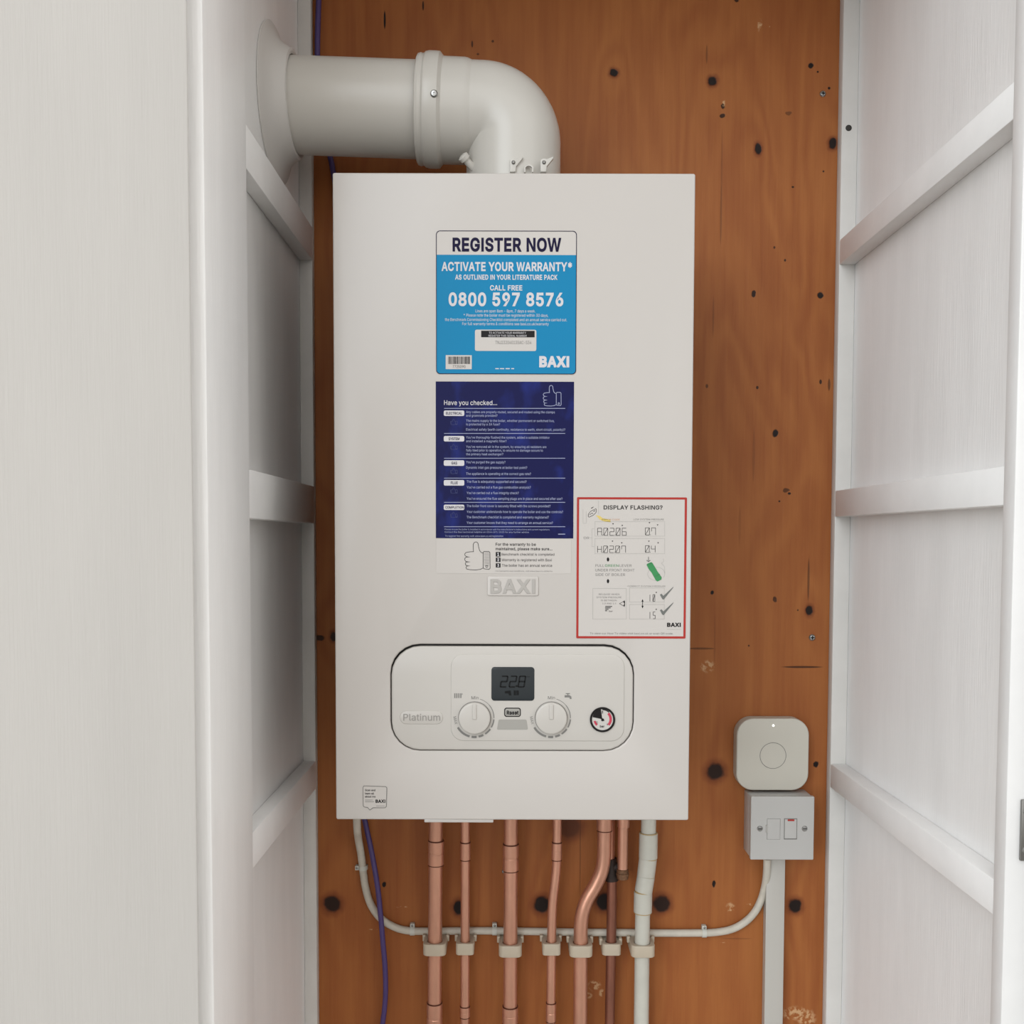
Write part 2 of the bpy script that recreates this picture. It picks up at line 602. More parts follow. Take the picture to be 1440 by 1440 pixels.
# ---- print on an upright surface --------------------------------------------------
# letter outlines of a plain sans-serif (1/500 em): character, advance; outline|outline|...
GLYPH_DATA = """A240;8,0 101,254 138,254 231,0 198,0 119,218 43,0|57,71 57,99 183,99 183,71
B228;30,0 30,254 121,254 145,252 164,245 180,235 190,221 197,205 199,187 198,172 193,160 187,150 178,143 168,137 157,133 157,131 170,129 182,123 192,114 201,102 207,86 209,68 207,50 200,33 189,20 172,9 151,2 123,0|62,29 122,29 148,31 165,40 175,53 178,68 176,81 171,92 163,102 153,109 140,114 124,115 62,115|62,143 119,143 132,144 144,148 154,155 162,163 166,174 168,186 165,202 156,214 141,223 120,226 62,226
C255;134,-3 103,1 75,12 52,32 35,58 24,90 20,127 24,165 35,197 52,223 75,242 103,254 134,258 152,256 170,252 186,245 201,236 214,224 224,209 232,193 236,174 204,174 200,186 195,197 187,206 179,214 169,220 158,224 146,227 134,228 111,225 92,216 75,202 62,182 54,157 52,127 54,97 63,72 75,53 92,38 112,29 134,26 146,27 158,30 169,34 179,40 187,48 195,57 200,68 204,80 236,80 232,62 224,45 214,31 201,19 187,9 170,2 153,-2
D251;109,0 48,0 48,29 107,29 136,31 159,40 177,55 189,75 197,99 200,128 197,156 190,180 177,200 160,214 138,223 110,226 47,226 47,254 113,254 147,251 176,239 200,221 217,196 227,164 231,128 227,91 217,59 199,34 175,15 145,4|62,254 62,0 30,0 30,254
E209;30,0 30,254 186,254 186,226 62,226 62,143 178,143 178,114 62,114 62,29 188,29 188,0
F205;30,0 30,254 185,254 185,226 62,226 62,139 173,139 173,111 62,111 62,0
G260;134,-3 102,1 75,13 52,32 35,58 24,90 20,127 24,165 35,197 52,223 74,242 102,254 132,258 152,256 170,252 187,245 202,235 214,222 225,208 232,192 237,174 204,174 199,186 194,197 186,206 178,213 168,220 158,224 146,227 133,228 111,225 92,216 75,202 62,182 54,157 52,127 54,97 63,72 75,53 92,38 112,29 134,26 155,29 172,36 187,47 198,62 205,80 206,100 141,100 141,128 239,128 239,100 236,71 225,45 209,25 188,9 163,0
H258;30,0 30,254 62,254 62,144 196,144 196,254 228,254 228,0 196,0 196,116 62,116 62,0
I94;31,0 31,254 63,254 63,0
J198;93,-3 62,2 38,16 22,40 17,73 17,86 49,86 49,73 52,52 61,37 75,28 93,25 110,28 124,37 133,52 136,73 136,254 168,254 168,73 163,40 147,16 123,2
K233;30,0 30,254 62,254 62,0|62,78 62,120 182,254 224,254|186,0 92,122 114,148 224,0
L196;30,0 30,254 62,254 62,29 181,29 181,0
M314;30,0 30,254 76,254 157,50 238,254 284,254 284,0 252,0 252,205 171,0 143,0 62,205 62,0
N261;30,0 30,254 68,254 200,48 200,254 232,254 232,0 193,0 62,205 62,0
O266;133,-3 103,1 75,12 52,32 35,58 24,90 20,127 24,165 35,197 52,223 75,242 103,254 133,258 164,254 192,242 215,223 232,197 243,165 247,127 243,90 232,58 215,32 192,12 164,1|133,26 155,29 175,38 191,52 204,72 212,97 215,127 212,157 204,182 191,202 175,216 155,225 133,228 112,225 92,216 75,202 63,182 54,157 52,127 54,97 63,72 75,52 92,38 112,29
P224;30,0 30,254 118,254 145,252 167,244 183,232 195,217 202,198 205,176 202,154 195,136 183,120 166,109 145,101 118,95 62,95 62,0|62,124 117,124 135,126 149,131 160,140 167,150 171,162 173,176 171,190 167,202 159,212 149,220 134,224 116,226 62,226
Q266;123,80 156,80 185,42 192,32 234,-24 200,-24 173,13 166,23|133,-3 103,1 75,12 52,32 35,58 24,90 20,127 24,165 35,197 52,223 75,242 103,254 133,258 164,254 192,242 215,223 232,197 243,165 247,127 243,90 232,58 215,32 192,12 164,1|133,26 155,29 175,38 191,52 204,72 212,97 215,127 212,157 204,182 191,202 175,216 155,225 133,228 112,225 92,216 75,202 63,182 54,157 52,127 54,97 63,72 75,52 92,38 112,29
R224;30,0 30,254 118,254 145,252 167,244 183,232 195,217 202,198 205,176 202,154 195,136 183,120 166,109 152,104 214,0 177,0 118,99 62,99 62,0|62,128 117,128 135,129 149,133 160,141 167,150 171,162 173,176 171,190 167,202 159,212 149,220 134,224 116,226 62,226
S223;112,-4 86,-2 64,5 46,15 32,30 23,48 19,68 52,68 55,55 62,44 71,35 83,29 97,26 112,25 128,26 143,30 155,37 165,46 171,57 173,70 171,81 166,89 158,96 148,102 122,111 92,120 64,130 43,145 30,163 26,186 29,206 37,224 51,238 69,249 90,256 114,258 137,256 158,249 175,238 189,224 197,208 200,189 169,189 163,206 151,219 134,227 112,229 97,228 84,224 73,218 64,209 59,199 58,188 60,176 65,167 74,160 85,154 106,147 132,140 156,132 168,126 179,119 189,110 197,99 202,85 204,69 201,50 193,32 180,17 162,5 139,-2
T224;16,226 16,254 208,254 208,226 128,226 128,0 96,0 96,226
U258;129,-4 101,-1 77,8 57,22 42,40 33,62 30,87 30,254 62,254 62,89 64,72 70,57 80,44 94,34 110,28 129,26 149,28 165,34 179,44 188,57 194,72 196,89 196,254 229,254 229,87 226,62 216,40 201,22 182,8 157,-1
V240;102,0 8,254 42,254 120,36 197,254 231,254 139,0
W343;78,0 8,254 41,254 97,40 153,254 190,254 246,40 302,254 335,254 265,0 228,0 171,214 115,0
X237;9,0 100,131 15,254 52,254 119,155 187,254 223,254 138,131 228,0 191,0 119,105 46,0
Y236;102,0 102,104 8,254 46,254 118,135 191,254 228,254 134,104 134,0
Z219;21,0 21,23 137,193 153,215 170,238 174,227 143,226 111,226 20,226 20,254 198,254 198,231 84,64 67,40 49,17 45,27 76,28 107,29 200,29 200,0
a194;80,-4 63,-3 47,2 34,11 24,22 17,37 15,54 17,69 22,80 29,90 39,97 50,102 63,105 89,110 117,113 126,115 133,117 136,121 138,127 138,128 137,139 133,148 128,156 120,161 110,164 98,165 85,164 75,161 66,156 59,150 54,144 50,137 20,146 29,161 39,173 52,182 66,188 82,191 97,192 119,190 131,186 143,180 153,172 161,160 167,145 168,126 168,0 138,0 138,26 136,26 126,12 118,6 108,1 95,-3|85,23 101,24 114,29 124,37 132,47 136,57 138,69 138,95 130,91 116,88 100,86 88,84 67,79 58,75 52,70 47,62 46,52 47,43 51,36 57,30 65,26 74,24
b212;115,-4 99,-3 86,2 76,8 69,16 59,29 56,29 56,0 26,0 26,254 57,254 57,160 59,160 69,173 76,180 86,186 98,191 115,192 137,189 156,180 173,166 185,146 193,122 195,94 193,66 185,42 173,23 157,8 137,-1|110,23 126,26 140,33 150,44 158,58 163,75 164,95 163,114 158,131 150,145 140,156 126,163 110,165 94,163 81,156 70,145 62,131 58,114 56,95 58,75 63,58 70,43 81,32 94,26
c198;104,-4 79,-1 58,8 41,23 28,43 20,66 17,94 20,122 28,146 41,165 58,180 79,189 104,192 117,191 130,189 142,184 153,178 162,170 170,161 176,150 181,138 151,131 145,145 135,155 121,162 104,165 86,162 73,155 62,144 54,129 50,112 48,94 50,75 54,59 62,44 73,33 86,26 104,23 121,26 135,33 146,44 152,59 181,51 177,39 171,28 163,19 153,11 142,4 130,0 117,-3
d212;98,-4 75,-1 56,8 40,23 27,42 20,66 17,94 20,122 27,146 40,166 56,180 75,189 98,192 114,191 126,186 136,180 144,173 153,160 155,160 155,254 186,254 186,0 156,0 156,29 153,29 143,16 136,8 126,2 114,-3|102,23 118,26 132,32 142,43 150,58 154,75 156,95 154,114 150,131 142,145 132,156 118,163 102,165 86,163 72,156 62,145 54,131 50,114 48,95 50,75 54,58 62,44 73,33 86,26
e202;106,-4 80,-1 58,8 41,23 28,42 20,66 17,93 20,121 28,145 40,165 58,180 78,189 103,192 118,191 133,187 147,180 160,170 170,157 179,141 184,121 186,97 186,85 37,85 37,110 169,110 155,101 153,119 149,134 141,147 131,157 118,163 103,165 87,163 73,157 62,147 54,135 50,121 48,105 48,89 50,69 55,53 64,40 76,31 90,25 106,23 117,24 127,26 135,31 143,36 149,44 153,53 182,45 177,32 168,20 156,10 141,2 125,-3
f127;114,190 114,164 3,164 3,190|40,0 40,216 42,231 48,243 57,252 68,259 80,264 94,265 111,263 121,260 114,234 107,236 97,237 85,235 77,230 72,221 71,209 71,0
g212;103,-75 84,-74 67,-70 53,-63 41,-55 32,-45 25,-35 51,-20 61,-33 68,-39 77,-44 89,-48 103,-49 124,-46 141,-38 152,-23 156,-3 156,34 153,34 143,21 136,14 126,8 114,4 97,2 76,5 56,13 40,27 28,45 20,68 17,96 20,123 27,147 40,166 56,180 76,189 98,192 114,191 127,186 137,180 144,173 154,159 157,159 157,190 186,190 186,-4 183,-27 175,-45 162,-59 145,-68 125,-73|102,30 118,32 132,38 142,47 150,61 155,77 156,96 155,115 150,132 142,146 132,156 119,163 102,165 86,163 73,156 62,145 54,131 50,115 48,96 50,78 54,61 62,48 73,38 86,32
h205;57,113 57,0 26,0 26,254 57,254 57,144 51,144 62,166 76,181 94,189 114,192 132,190 148,184 161,174 170,160 177,142 179,120 179,0 148,0 148,118 145,137 136,152 123,161 105,165 92,163 80,159 71,151 63,141 58,129
i83;26,0 26,190 57,190 57,0|42,221 34,223 27,227 22,234 21,242 22,249 27,256 34,260 42,262 50,260 57,256 62,249 63,242 62,234 57,227 50,223
j83;26,190 57,190 57,-15 55,-31 51,-45 43,-56 32,-65 19,-70 2,-71 -5,-71 -5,-43 1,-43 12,-42 20,-36 25,-27 26,-15|42,221 34,223 27,227 22,234 20,242 22,249 27,256 34,260 42,262 50,260 57,256 61,249 63,242 61,234 57,227 50,223
k190;55,68 55,106 60,106 142,190 180,190 92,100 89,100|26,0 26,254 57,254 57,0|147,0 74,93 96,114 186,0
l94;70,-1 50,2 37,10 29,24 26,42 26,254 57,254 57,49 58,38 60,31 65,27 73,26 80,26 85,27 90,1 81,0
m305;26,0 26,190 56,190 56,148 54,148 59,162 66,173 75,182 86,188 98,192 110,193 129,190 144,180 154,166 160,147 156,147 161,160 169,172 178,181 190,187 204,192 218,193 234,191 249,186 261,177 270,164 276,148 278,128 278,0 248,0 248,127 245,145 236,156 224,163 209,165 197,164 187,160 179,153 173,145 169,135 168,124 168,0 137,0 137,130 134,144 126,156 115,163 100,165 89,164 79,160 70,154 63,145 58,133 57,119 57,0
n205;57,113 57,0 26,0 26,190 56,190 56,144 51,144 62,166 76,181 94,189 114,192 132,190 147,184 160,174 170,160 176,142 179,120 179,0 148,0 148,118 145,137 136,152 123,161 105,165 92,163 80,159 71,151 63,141 58,129
o207;104,-4 79,-1 58,8 41,23 28,43 20,66 17,94 20,122 28,146 41,165 58,180 79,189 104,192 128,189 149,180 167,165 180,146 188,122 191,94 188,66 180,43 167,23 149,8 128,-1|104,23 121,26 135,33 146,44 154,59 158,75 160,94 158,112 154,129 146,144 135,155 121,162 104,165 86,162 73,155 62,144 54,129 50,112 48,94 50,75 54,59 62,44 73,33 86,26
p212;26,-71 26,190 56,190 56,160 59,160 69,173 76,180 86,186 98,191 115,192 137,189 156,180 173,166 185,146 193,122 195,94 193,66 185,42 173,23 157,8 137,-1 115,-4 99,-3 86,2 76,8 69,16 59,29 57,29 57,-71|110,23 126,26 140,33 150,44 158,58 163,75 164,95 163,114 158,131 150,145 140,156 126,163 110,165 94,163 81,156 70,145 62,131 58,114 56,95 58,75 63,58 70,43 81,32 94,26
q212;186,-71 155,-71 155,29 153,29 143,16 136,8 126,2 114,-3 98,-4 75,-1 56,8 40,23 27,42 20,66 17,94 20,122 27,146 40,166 56,180 75,189 98,192 114,191 126,186 136,180 144,173 153,160 156,160 156,190 186,190|102,23 118,26 132,32 142,43 150,58 154,75 156,95 154,114 150,131 142,145 132,156 118,163 102,165 86,163 72,156 62,145 54,131 50,114 48,95 50,75 54,58 62,44 73,33 86,26
r129;26,0 26,190 56,190 56,160 58,160 65,173 76,184 90,190 107,192 115,192 122,192 122,161 115,162 103,163 91,161 80,157 70,151 63,142 58,131 57,118 57,0
s182;91,-4 72,-3 56,2 42,9 31,19 23,32 18,47 47,53 53,40 62,30 75,25 91,23 108,25 122,31 131,40 134,51 132,60 127,68 118,74 106,78 75,85 52,93 36,104 27,119 23,137 26,152 33,166 43,177 58,185 74,190 94,192 112,191 127,186 140,179 149,170 157,158 162,145 134,139 129,149 121,158 110,164 94,166 78,164 65,158 57,150 54,139 56,129 62,122 72,116 86,111 115,105 137,97 153,86 162,71 166,53 163,37 156,24 145,12 130,3 112,-2
t113;102,190 102,164 3,164 3,190|32,236 63,236 63,49 64,38 68,31 75,26 85,25 93,26 101,27 107,1 96,-1 84,-2 62,1 46,11 36,26 32,46
u205;91,-3 73,-1 57,5 44,15 35,29 28,47 26,69 26,190 57,190 57,72 60,52 68,37 82,28 100,25 113,27 125,31 134,38 142,48 146,61 148,76 148,190 179,190 179,0 149,0 149,46 154,46 143,23 129,8 111,0
v194;81,0 9,190 42,190 97,36 152,190 186,190 113,0
w283;69,0 11,190 44,190 85,40 126,190 158,190 199,40 240,190 272,190 215,0 184,0 142,154 99,0
x189;10,0 77,97 14,190 50,190 95,122 141,190 176,190 113,97 179,0 143,0 95,71 46,0
y194;24,-69 31,-43 36,-44 44,-45 52,-44 59,-42 65,-37 71,-29 75,-18 81,-1 9,190 42,190 83,78 93,43 103,10 92,10 101,43 112,78 153,190 186,190 102,-29 96,-43 88,-54 80,-62 70,-68 58,-71 46,-73 32,-72
z190;21,0 21,23 127,160 127,161 24,161 24,190 166,190 166,165 63,30 63,28 169,28 169,0
0226;113,-3 87,0 65,12 47,31 34,57 27,89 24,127 27,165 35,197 48,223 65,242 87,254 113,258 139,254 161,242 179,223 192,197 200,165 203,127 200,89 192,57 179,31 162,12 140,0|113,25 131,28 145,37 157,52 165,72 170,97 172,127 170,157 165,182 157,203 145,218 131,227 113,230 96,227 82,218 70,203 62,182 56,157 55,127 56,97 62,72 70,52 82,37 96,28
1226;38,0 38,27 195,27 195,0|138,254 138,0 106,0 106,224 105,224 43,179 43,213 99,254
2226;32,0 32,24 117,114 141,141 149,153 155,163 159,174 160,186 159,198 154,209 146,218 137,224 125,228 112,230 98,228 86,224 77,216 69,207 65,195 64,181 33,181 35,202 43,221 55,237 72,248 91,255 112,258 134,255 153,248 169,237 181,223 188,205 191,186 189,172 185,159 179,145 168,129 133,90 76,30 76,28 195,28 195,0
3226;109,-3 87,-1 66,5 49,15 35,29 26,46 22,66 55,66 57,54 63,44 72,35 83,30 95,26 109,25 124,26 138,30 149,37 157,46 163,58 165,72 163,86 158,98 150,109 137,117 121,122 101,124 78,124 78,150 144,224 144,226 35,226 35,254 186,254 186,230 106,139 106,144 132,144 154,138 172,127 185,111 194,93 196,72 194,51 185,33 172,18 154,6 133,-1
4226;20,53 20,79 123,254 155,254 54,83 54,81 207,81 207,53|141,0 141,61 141,73 141,159 171,159 171,0
5226;111,-3 89,-1 70,6 54,16 41,30 33,47 30,65 61,65 64,54 69,44 77,36 87,30 98,26 111,25 125,27 138,32 149,41 157,52 162,66 164,81 162,97 157,111 148,122 137,131 124,137 109,138 96,137 84,134 73,129 64,123 34,126 48,254 183,254 183,226 75,226 67,151 68,151 77,157 89,162 101,166 115,167 131,165 147,160 161,153 172,143 182,130 189,116 194,99 195,82 193,58 184,38 171,21 154,8 134,-1
6226;113,-3 91,-1 71,7 55,20 42,37 34,58 32,81 34,100 40,119 51,142 69,170 126,254 161,254 75,131 73,131 77,137 83,144 90,149 98,153 107,156 117,157 139,155 158,147 173,136 185,120 192,101 194,79 192,56 184,36 171,20 155,7 135,-1|113,24 127,26 139,31 149,40 157,51 162,64 164,79 162,94 157,107 149,118 139,126 127,131 113,133 99,131 87,126 77,118 69,107 64,94 62,79 64,64 69,51 77,40 87,31 99,26
7226;48,0 162,224 162,226 31,226 31,254 195,254 195,224 82,0
8226;113,-3 89,-1 68,6 50,17 37,31 29,48 26,68 28,83 33,98 40,110 51,121 63,128 76,132 76,133 59,141 46,154 38,171 35,190 38,209 45,225 57,239 73,249 92,256 113,258 134,256 153,249 169,239 181,225 188,209 191,190 188,171 180,154 167,141 150,133 150,132 164,128 176,121 186,110 194,98 199,83 200,68 198,48 189,31 176,17 158,6 137,-1|113,25 129,26 142,30 153,37 161,46 167,57 168,69 167,83 161,94 153,104 141,111 128,116 113,118 98,116 85,111 73,104 65,94 59,83 58,69 59,57 64,46 73,37 84,30 97,26|113,145 126,146 137,150 146,157 154,165 158,176 160,188 158,200 154,210 147,218 138,225 126,229 113,230 100,229 89,225 79,218 72,210 68,200 66,188 68,176 72,165 79,157 89,150 100,146
9226;113,258 135,255 155,247 171,234 184,217 192,197 194,173 192,155 186,135 175,112 158,84 100,0 65,0 151,124 154,124 149,117 144,111 137,105 128,101 119,98 109,97 87,100 69,107 53,119 41,134 34,154 32,176 34,198 42,218 55,235 71,247 91,255|113,230 99,228 87,223 77,215 69,204 64,191 63,176 64,161 69,148 77,137 87,129 99,123 113,122 127,123 139,129 149,137 157,147 162,160 164,175 162,190 157,204 150,215 139,223 127,228
.94;48,-2 39,-1 31,4 26,12 25,20 26,29 31,37 39,42 48,43 56,42 64,37 69,29 71,20 69,12 64,4 56,-1
,94;19,-60 34,36 68,36 42,-60
'103;39,159 35,254 68,254 64,159
?179;66,76 66,80 67,100 71,115 76,126 84,135 104,149 115,157 123,167 129,178 131,192 129,203 125,213 119,220 110,226 100,230 89,231 78,230 69,226 60,221 53,213 48,202 46,189 14,189 17,209 24,226 36,240 51,250 69,256 89,258 110,256 127,249 142,239 153,226 160,209 162,191 160,172 153,156 142,142 127,130 110,118 104,111 100,103 98,93 97,79 97,76|82,-2 73,-1 66,4 61,12 59,20 61,29 66,37 73,42 82,43 91,42 98,37 103,29 105,20 103,12 98,4 91,-1
&223;98,-3 75,-1 55,6 39,17 27,31 20,48 17,67 19,82 24,95 32,106 42,117 70,139 108,168 118,176 127,187 130,194 131,202 129,214 123,223 113,228 101,230 92,229 84,227 77,222 73,216 69,208 68,199 69,190 73,182 84,164 102,142 219,0 182,0 86,116 61,146 51,159 44,172 39,185 38,199 40,215 45,229 55,241 67,249 82,255 100,257 118,255 133,249 145,241 154,230 160,217 162,202 161,191 158,181 152,171 146,162 128,146 77,109 64,98 55,87 50,77 48,66 50,54 55,44 62,35 72,29 83,25 96,23 111,25 126,30 139,37 151,48 160,61 168,76 173,93 174,112 204,112 202,90 198,72 192,57 185,46 173,31 166,23 153,12 136,3 117,-2
*226;101,111 103,165 57,136 45,158 93,183 45,208 57,229 103,200 101,254 125,254 123,200 169,229 181,208 133,183 181,158 169,136 123,165 125,111
/124;117,266 36,-38 7,-38 89,266
(136;45,103 46,132 50,162 57,192 66,221 76,247 88,270 118,270 106,242 95,214 87,185 81,157 77,129 76,103 77,80 80,57 86,33 94,8 105,-19 118,-48 88,-48 69,-11 56,27 47,66
)136;19,-48 32,-18 43,9 51,34 57,58 60,81 61,103 60,129 56,157 50,185 41,214 31,242 19,270 48,270 60,247 71,221 80,192 86,162 91,132 92,103 89,65 81,27 67,-11 48,-48
-226;168,122 168,94 57,94 57,122
:94;48,-2 39,-1 31,4 26,12 25,20 26,29 31,37 39,42 48,43 56,42 64,37 69,29 71,20 69,12 64,4 56,-1|48,135 39,137 31,142 26,149 25,158 26,167 31,174 39,179 48,181 56,179 64,174 69,167 71,158 69,149 64,142 56,137
°158;79,142 64,143 50,149 39,158 29,170 23,184 22,199 23,214 29,228 39,240 50,249 64,254 79,256 94,254 108,249 120,240 129,228 134,214 136,199 134,184 129,170 120,158 108,149 94,143|79,167 88,168 95,171 102,176 107,183 110,190 111,199 110,207 107,215 102,221 95,226 88,230 79,231 71,230 63,226 57,221 52,215 48,207 47,199 48,190 52,183 57,176 63,171 71,168
 94;"""
GLYPHS = {}
for _ln in GLYPH_DATA.split('\n'):
    _a, _o = _ln[1:].split(';')
    GLYPHS[_ln[0]] = (int(_a) / 500.0, [[tuple(int(n) / 500.0 for n in q.split(',')) for q in lp.split(' ')] for lp in _o.split('|') if lp])
_cache = {}


def area2(lp):
    return sum(lp[i][0] * lp[(i + 1) % len(lp)][1] - lp[(i + 1) % len(lp)][0] * lp[i][1] for i in range(len(lp)))


def fatten(lp, k, sgn):
    q = []
    for p in lp:
        if q and math.hypot(p[0] - q[-1][0], p[1] - q[-1][1]) < 0.012:
            q[-1] = ((p[0] + q[-1][0]) / 2, (p[1] + q[-1][1]) / 2)
        else:
            q.append(p)
    lp = q
    out = []
    n = len(lp)
    for i in range(n):
        p0, p, p1 = Vector(lp[i - 1]), Vector(lp[i]), Vector(lp[(i + 1) % n])
        a, b = (p - p0).normalized(), (p1 - p).normalized()
        na, nb = Vector((a.y, -a.x)), Vector((b.y, -b.x))
        m = na + nb
        if m.length < 1e-4:
            m = na
        m.normalize()
        q = p + m * (sgn * k / max(0.5, m.dot(na)))
        out.append((q.x, q.y))
    return out


def glyph(c, bold):
    key = (c, round(bold, 4))
    if key in _cache:
        return _cache[key]
    adv, loops = GLYPHS[c]
    verts, faces = [], []
    if loops:
        ar = [area2(l) for l in loops]
        sg = 1 if max(ar, key=abs) > 0 else -1
        lps = [fatten(l, bold, sg) if bold else l for l in loops]
        outers = [i for i in range(len(lps)) if ar[i] * sg > 0]
        for layer, i in enumerate(outers):
            xs, ys = [p[0] for p in loops[i]], [p[1] for p in loops[i]]
            grp = [lps[i]]
            for j in range(len(lps)):
                if ar[j] * sg < 0:
                    mx_ = sum(p[0] for p in loops[j]) / len(loops[j])
                    my_ = sum(p[1] for p in loops[j]) / len(loops[j])
                    if min(xs) < mx_ < max(xs) and min(ys) < my_ < max(ys):
                        grp.append(lps[j])
            tri = tessellate_polygon([[Vector((p[0], p[1], 0)) for p in lp] for lp in grp])
            o = len(verts)
            for lp in grp:
                verts += [(p[0], p[1], layer) for p in lp]
            faces += [tuple(k + o for k in f) for f in tri]
    _cache[key] = (adv, verts, faces)
    return _cache[key]


def txt_mesh(s, bold=0.0):
    verts, faces = [], []
    x = 0.0
    for c in s:
        adv, v, f = glyph(c, bold)
        o = len(verts)
        verts += [(x + p[0], p[1], p[2]) for p in v]
        faces += [tuple(k + o for k in q) for q in f]
        x += adv + bold * 1.2
    return mesh_from(verts, faces)


CAP = max(p[1] for p in GLYPHS['H'][1][0])


def text(s, x0, x1, ytop, ybase, Y, bold=0.0, shear=0.0, res=3, rot=0.0):
    """a line of print whose capitals reach from ytop to ybase and which runs x0..x1 (photo pixels)"""
    me = txt_mesh(s, bold)
    a = min(v.co.x for v in me.vertices)
    b = max(v.co.x for v in me.vertices)
    pa = P(x0, ybase, Y)
    pb = P(x1, ybase, Y)
    pt = P(x0, ytop, Y)
    kx = (pb.x - pa.x) / (b - a)
    kz = (pt.z - pa.z) / CAP
    for v in me.vertices:
        v.co = (pa.x + (v.co.x - a) * kx, Y - v.co.z * 4e-5, pa.z + v.co.y * kz)
    if rot:
        c = Vector(((pa.x + pb.x) / 2, Y, (pa.z + pt.z) / 2))
        me.transform(Matrix.Translation(c) @ Matrix.Rotation(rot, 4, 'Y') @ Matrix.Translation(-c))
    return me


def wp(x, y, Y):
    p = P(x, y, Y)
    return (p.x, p.z)


def poly(pts, Y):
    """filled flat shape from photo pixels"""
    me = curve_mesh([[wp(x, y, Y) for x, y in pts]], 0)
    for v in me.vertices:
        v.co = (v.co.x, Y, v.co.y)
    return me


def ribbon(pts, w, Y, closed=False):
    """drawn line of width w (pixels) along photo pixels"""
    q = [Vector(wp(x, y, Y)) for x, y in pts]
    hw = w / 2 * (Y - CAM.y) / F
    n = len(q)
    verts, faces = [], []
    for i in range(n):
        a = q[(i - 1) % n] if (closed or i > 0) else q[i]
        b = q[(i + 1) % n] if (closed or i < n - 1) else q[i]
        t1 = (q[i] - a).normalized() if (q[i] - a).length > 0 else (b - q[i]).normalized()
        t2 = (b - q[i]).normalized() if (b - q[i]).length > 0 else t1
        t = (t1 + t2)
        t = t.normalized() if t.length > 1e-6 else t1
        nn = Vector((-t.y, t.x))
        k = 1 / max(0.5, abs(nn.dot(Vector((-t2.y, t2.x)))))
        for s in (-1, 1):
            p = q[i] + nn * hw * k * s
            verts.append((p.x, Y, p.y))
    for i in range(n if closed else n - 1):
        j = (i + 1) % n
        faces.append((2 * i, 2 * j, 2 * j + 1, 2 * i + 1))
    return mesh_from(verts, faces)


def rectpx(x0, y0, x1, y1, Y, r=0):
    pa = P(x0, (y0 + y1) / 2, Y)
    pb = P(x1, (y0 + y1) / 2, Y)
    pt = P((x0 + x1) / 2, y0, Y)
    pd = P((x0 + x1) / 2, y1, Y)
    return rrect(pa.x, pd.z, pb.x, pt.z, r * (Y - CAM.y) / F, 6)


def flat(loop, Y):
    me = curve_mesh([loop] if isinstance(loop[0][0], (int, float)) else loop, 0)
    for v in me.vertices:
        v.co = (v.co.x, Y, v.co.y)
    return me


SEG = {'0': 'abcdefx', '1': 'ef', '2': 'abged', '4': 'fgbc', '5': 'afgcd', '6': 'afgcde', '7': 'abcf', '8': 'abcdefg', 'A': 'abcefg', 'H': 'bcefg'}


def seven(s, x0, x1, y0, y1, Y, w, shear=0.0, slash=True):
    """seven-segment figures; a point takes no room of its own"""
    cells = [c for c in s if c != '.']
    pitch = (x1 - x0) / (len(cells) - 0.25)
    cw = pitch * 0.66
    out = []
    i = 0
    for c in s:
        X = x0 + i * pitch
        if c == '.':
            xx = X - pitch * 0.17
            out.append(ribbon([(xx, y1 - w * 1.2), (xx, y1)], w * 1.2, Y))
            continue
        i += 1
        ym = (y0 + y1) / 2

        def pt(u, v):
            return (X + u * cw + (y1 - v) * shear, v)
        L = {'a': (pt(0, y0), pt(1, y0)), 'b': (pt(1, y0), pt(1, ym)), 'c': (pt(1, ym), pt(1, y1)), 'd': (pt(0, y1), pt(1, y1)),
             'e': (pt(0, ym), pt(0, y1)), 'f': (pt(0, y0), pt(0, ym)), 'g': (pt(0, ym), pt(1, ym)), 'x': (pt(0, y1), pt(1, y0))}
        if c == ' ':
            continue
        for k in SEG[c]:
            if k == 'x' and not slash:
                continue
            out.append(ribbon(list(L[k]), w, Y))
    return join(out)


# =================================================================== THE CLOSET
XL, XR = -0.293, 0.469          # faces of the side boards
RL, RR = -0.275, 0.447          # faces of studs and rails
YF = -0.5285                    # front of the closet
ZT = 2.32

wall_back = struct(obj('wall_back', box(-0.32, 0.50, 0.0, 0.018, 0.0, ZT), 'plywood', smooth=False), 'red-brown stained plywood back wall with dark knots')
wall_left = struct(obj('wall_left', box(XL - 0.012, XL, YF, 0.0, 0.0, ZT), 'white_paint', smooth=False), 'white painted left side board of the closet')
wall_right = struct(obj('wall_right', box(XR, XR + 0.012, YF, 0.0, 0.0, ZT), 'white_paint', smooth=False), 'white painted right side board of the closet')
struct(obj('ceiling', box(-0.34, 0.52, YF, 0.018, ZT, ZT + 0.02), 'white_paint', smooth=False), 'white painted board over the closet')
struct(obj('floor', box(-0.34, 0.52, YF, 0.018, -0.02, 0.0), 'white_paint', smooth=False), 'painted closet floor')
struct(obj('ground', box(-6, 6, -9, YF - 0.001, -0.06, -0.02), 'ground', smooth=False), 'grey paving outside the closet')

# left wall timber
obj('stud', box(XL, RL, -0.016, -0.0002, 0.0, ZT, 0.0015), 'stud_paint', wall_left)
for za, zb in ((1.880, 1.925), (1.520, 1.5715), (1.148, 1.187), (0.72, 0.76)):
    obj('rail', box(XL, RL + 0.0004, -0.3823, -0.0162, za, zb, 0.0015), 'white_rail_paint', wall_left)
obj('front_board', box(XL, -0.2699, YF + 0.0005, -0.3825, 0.0, ZT, 0.003), 'white_paint', wall_left)
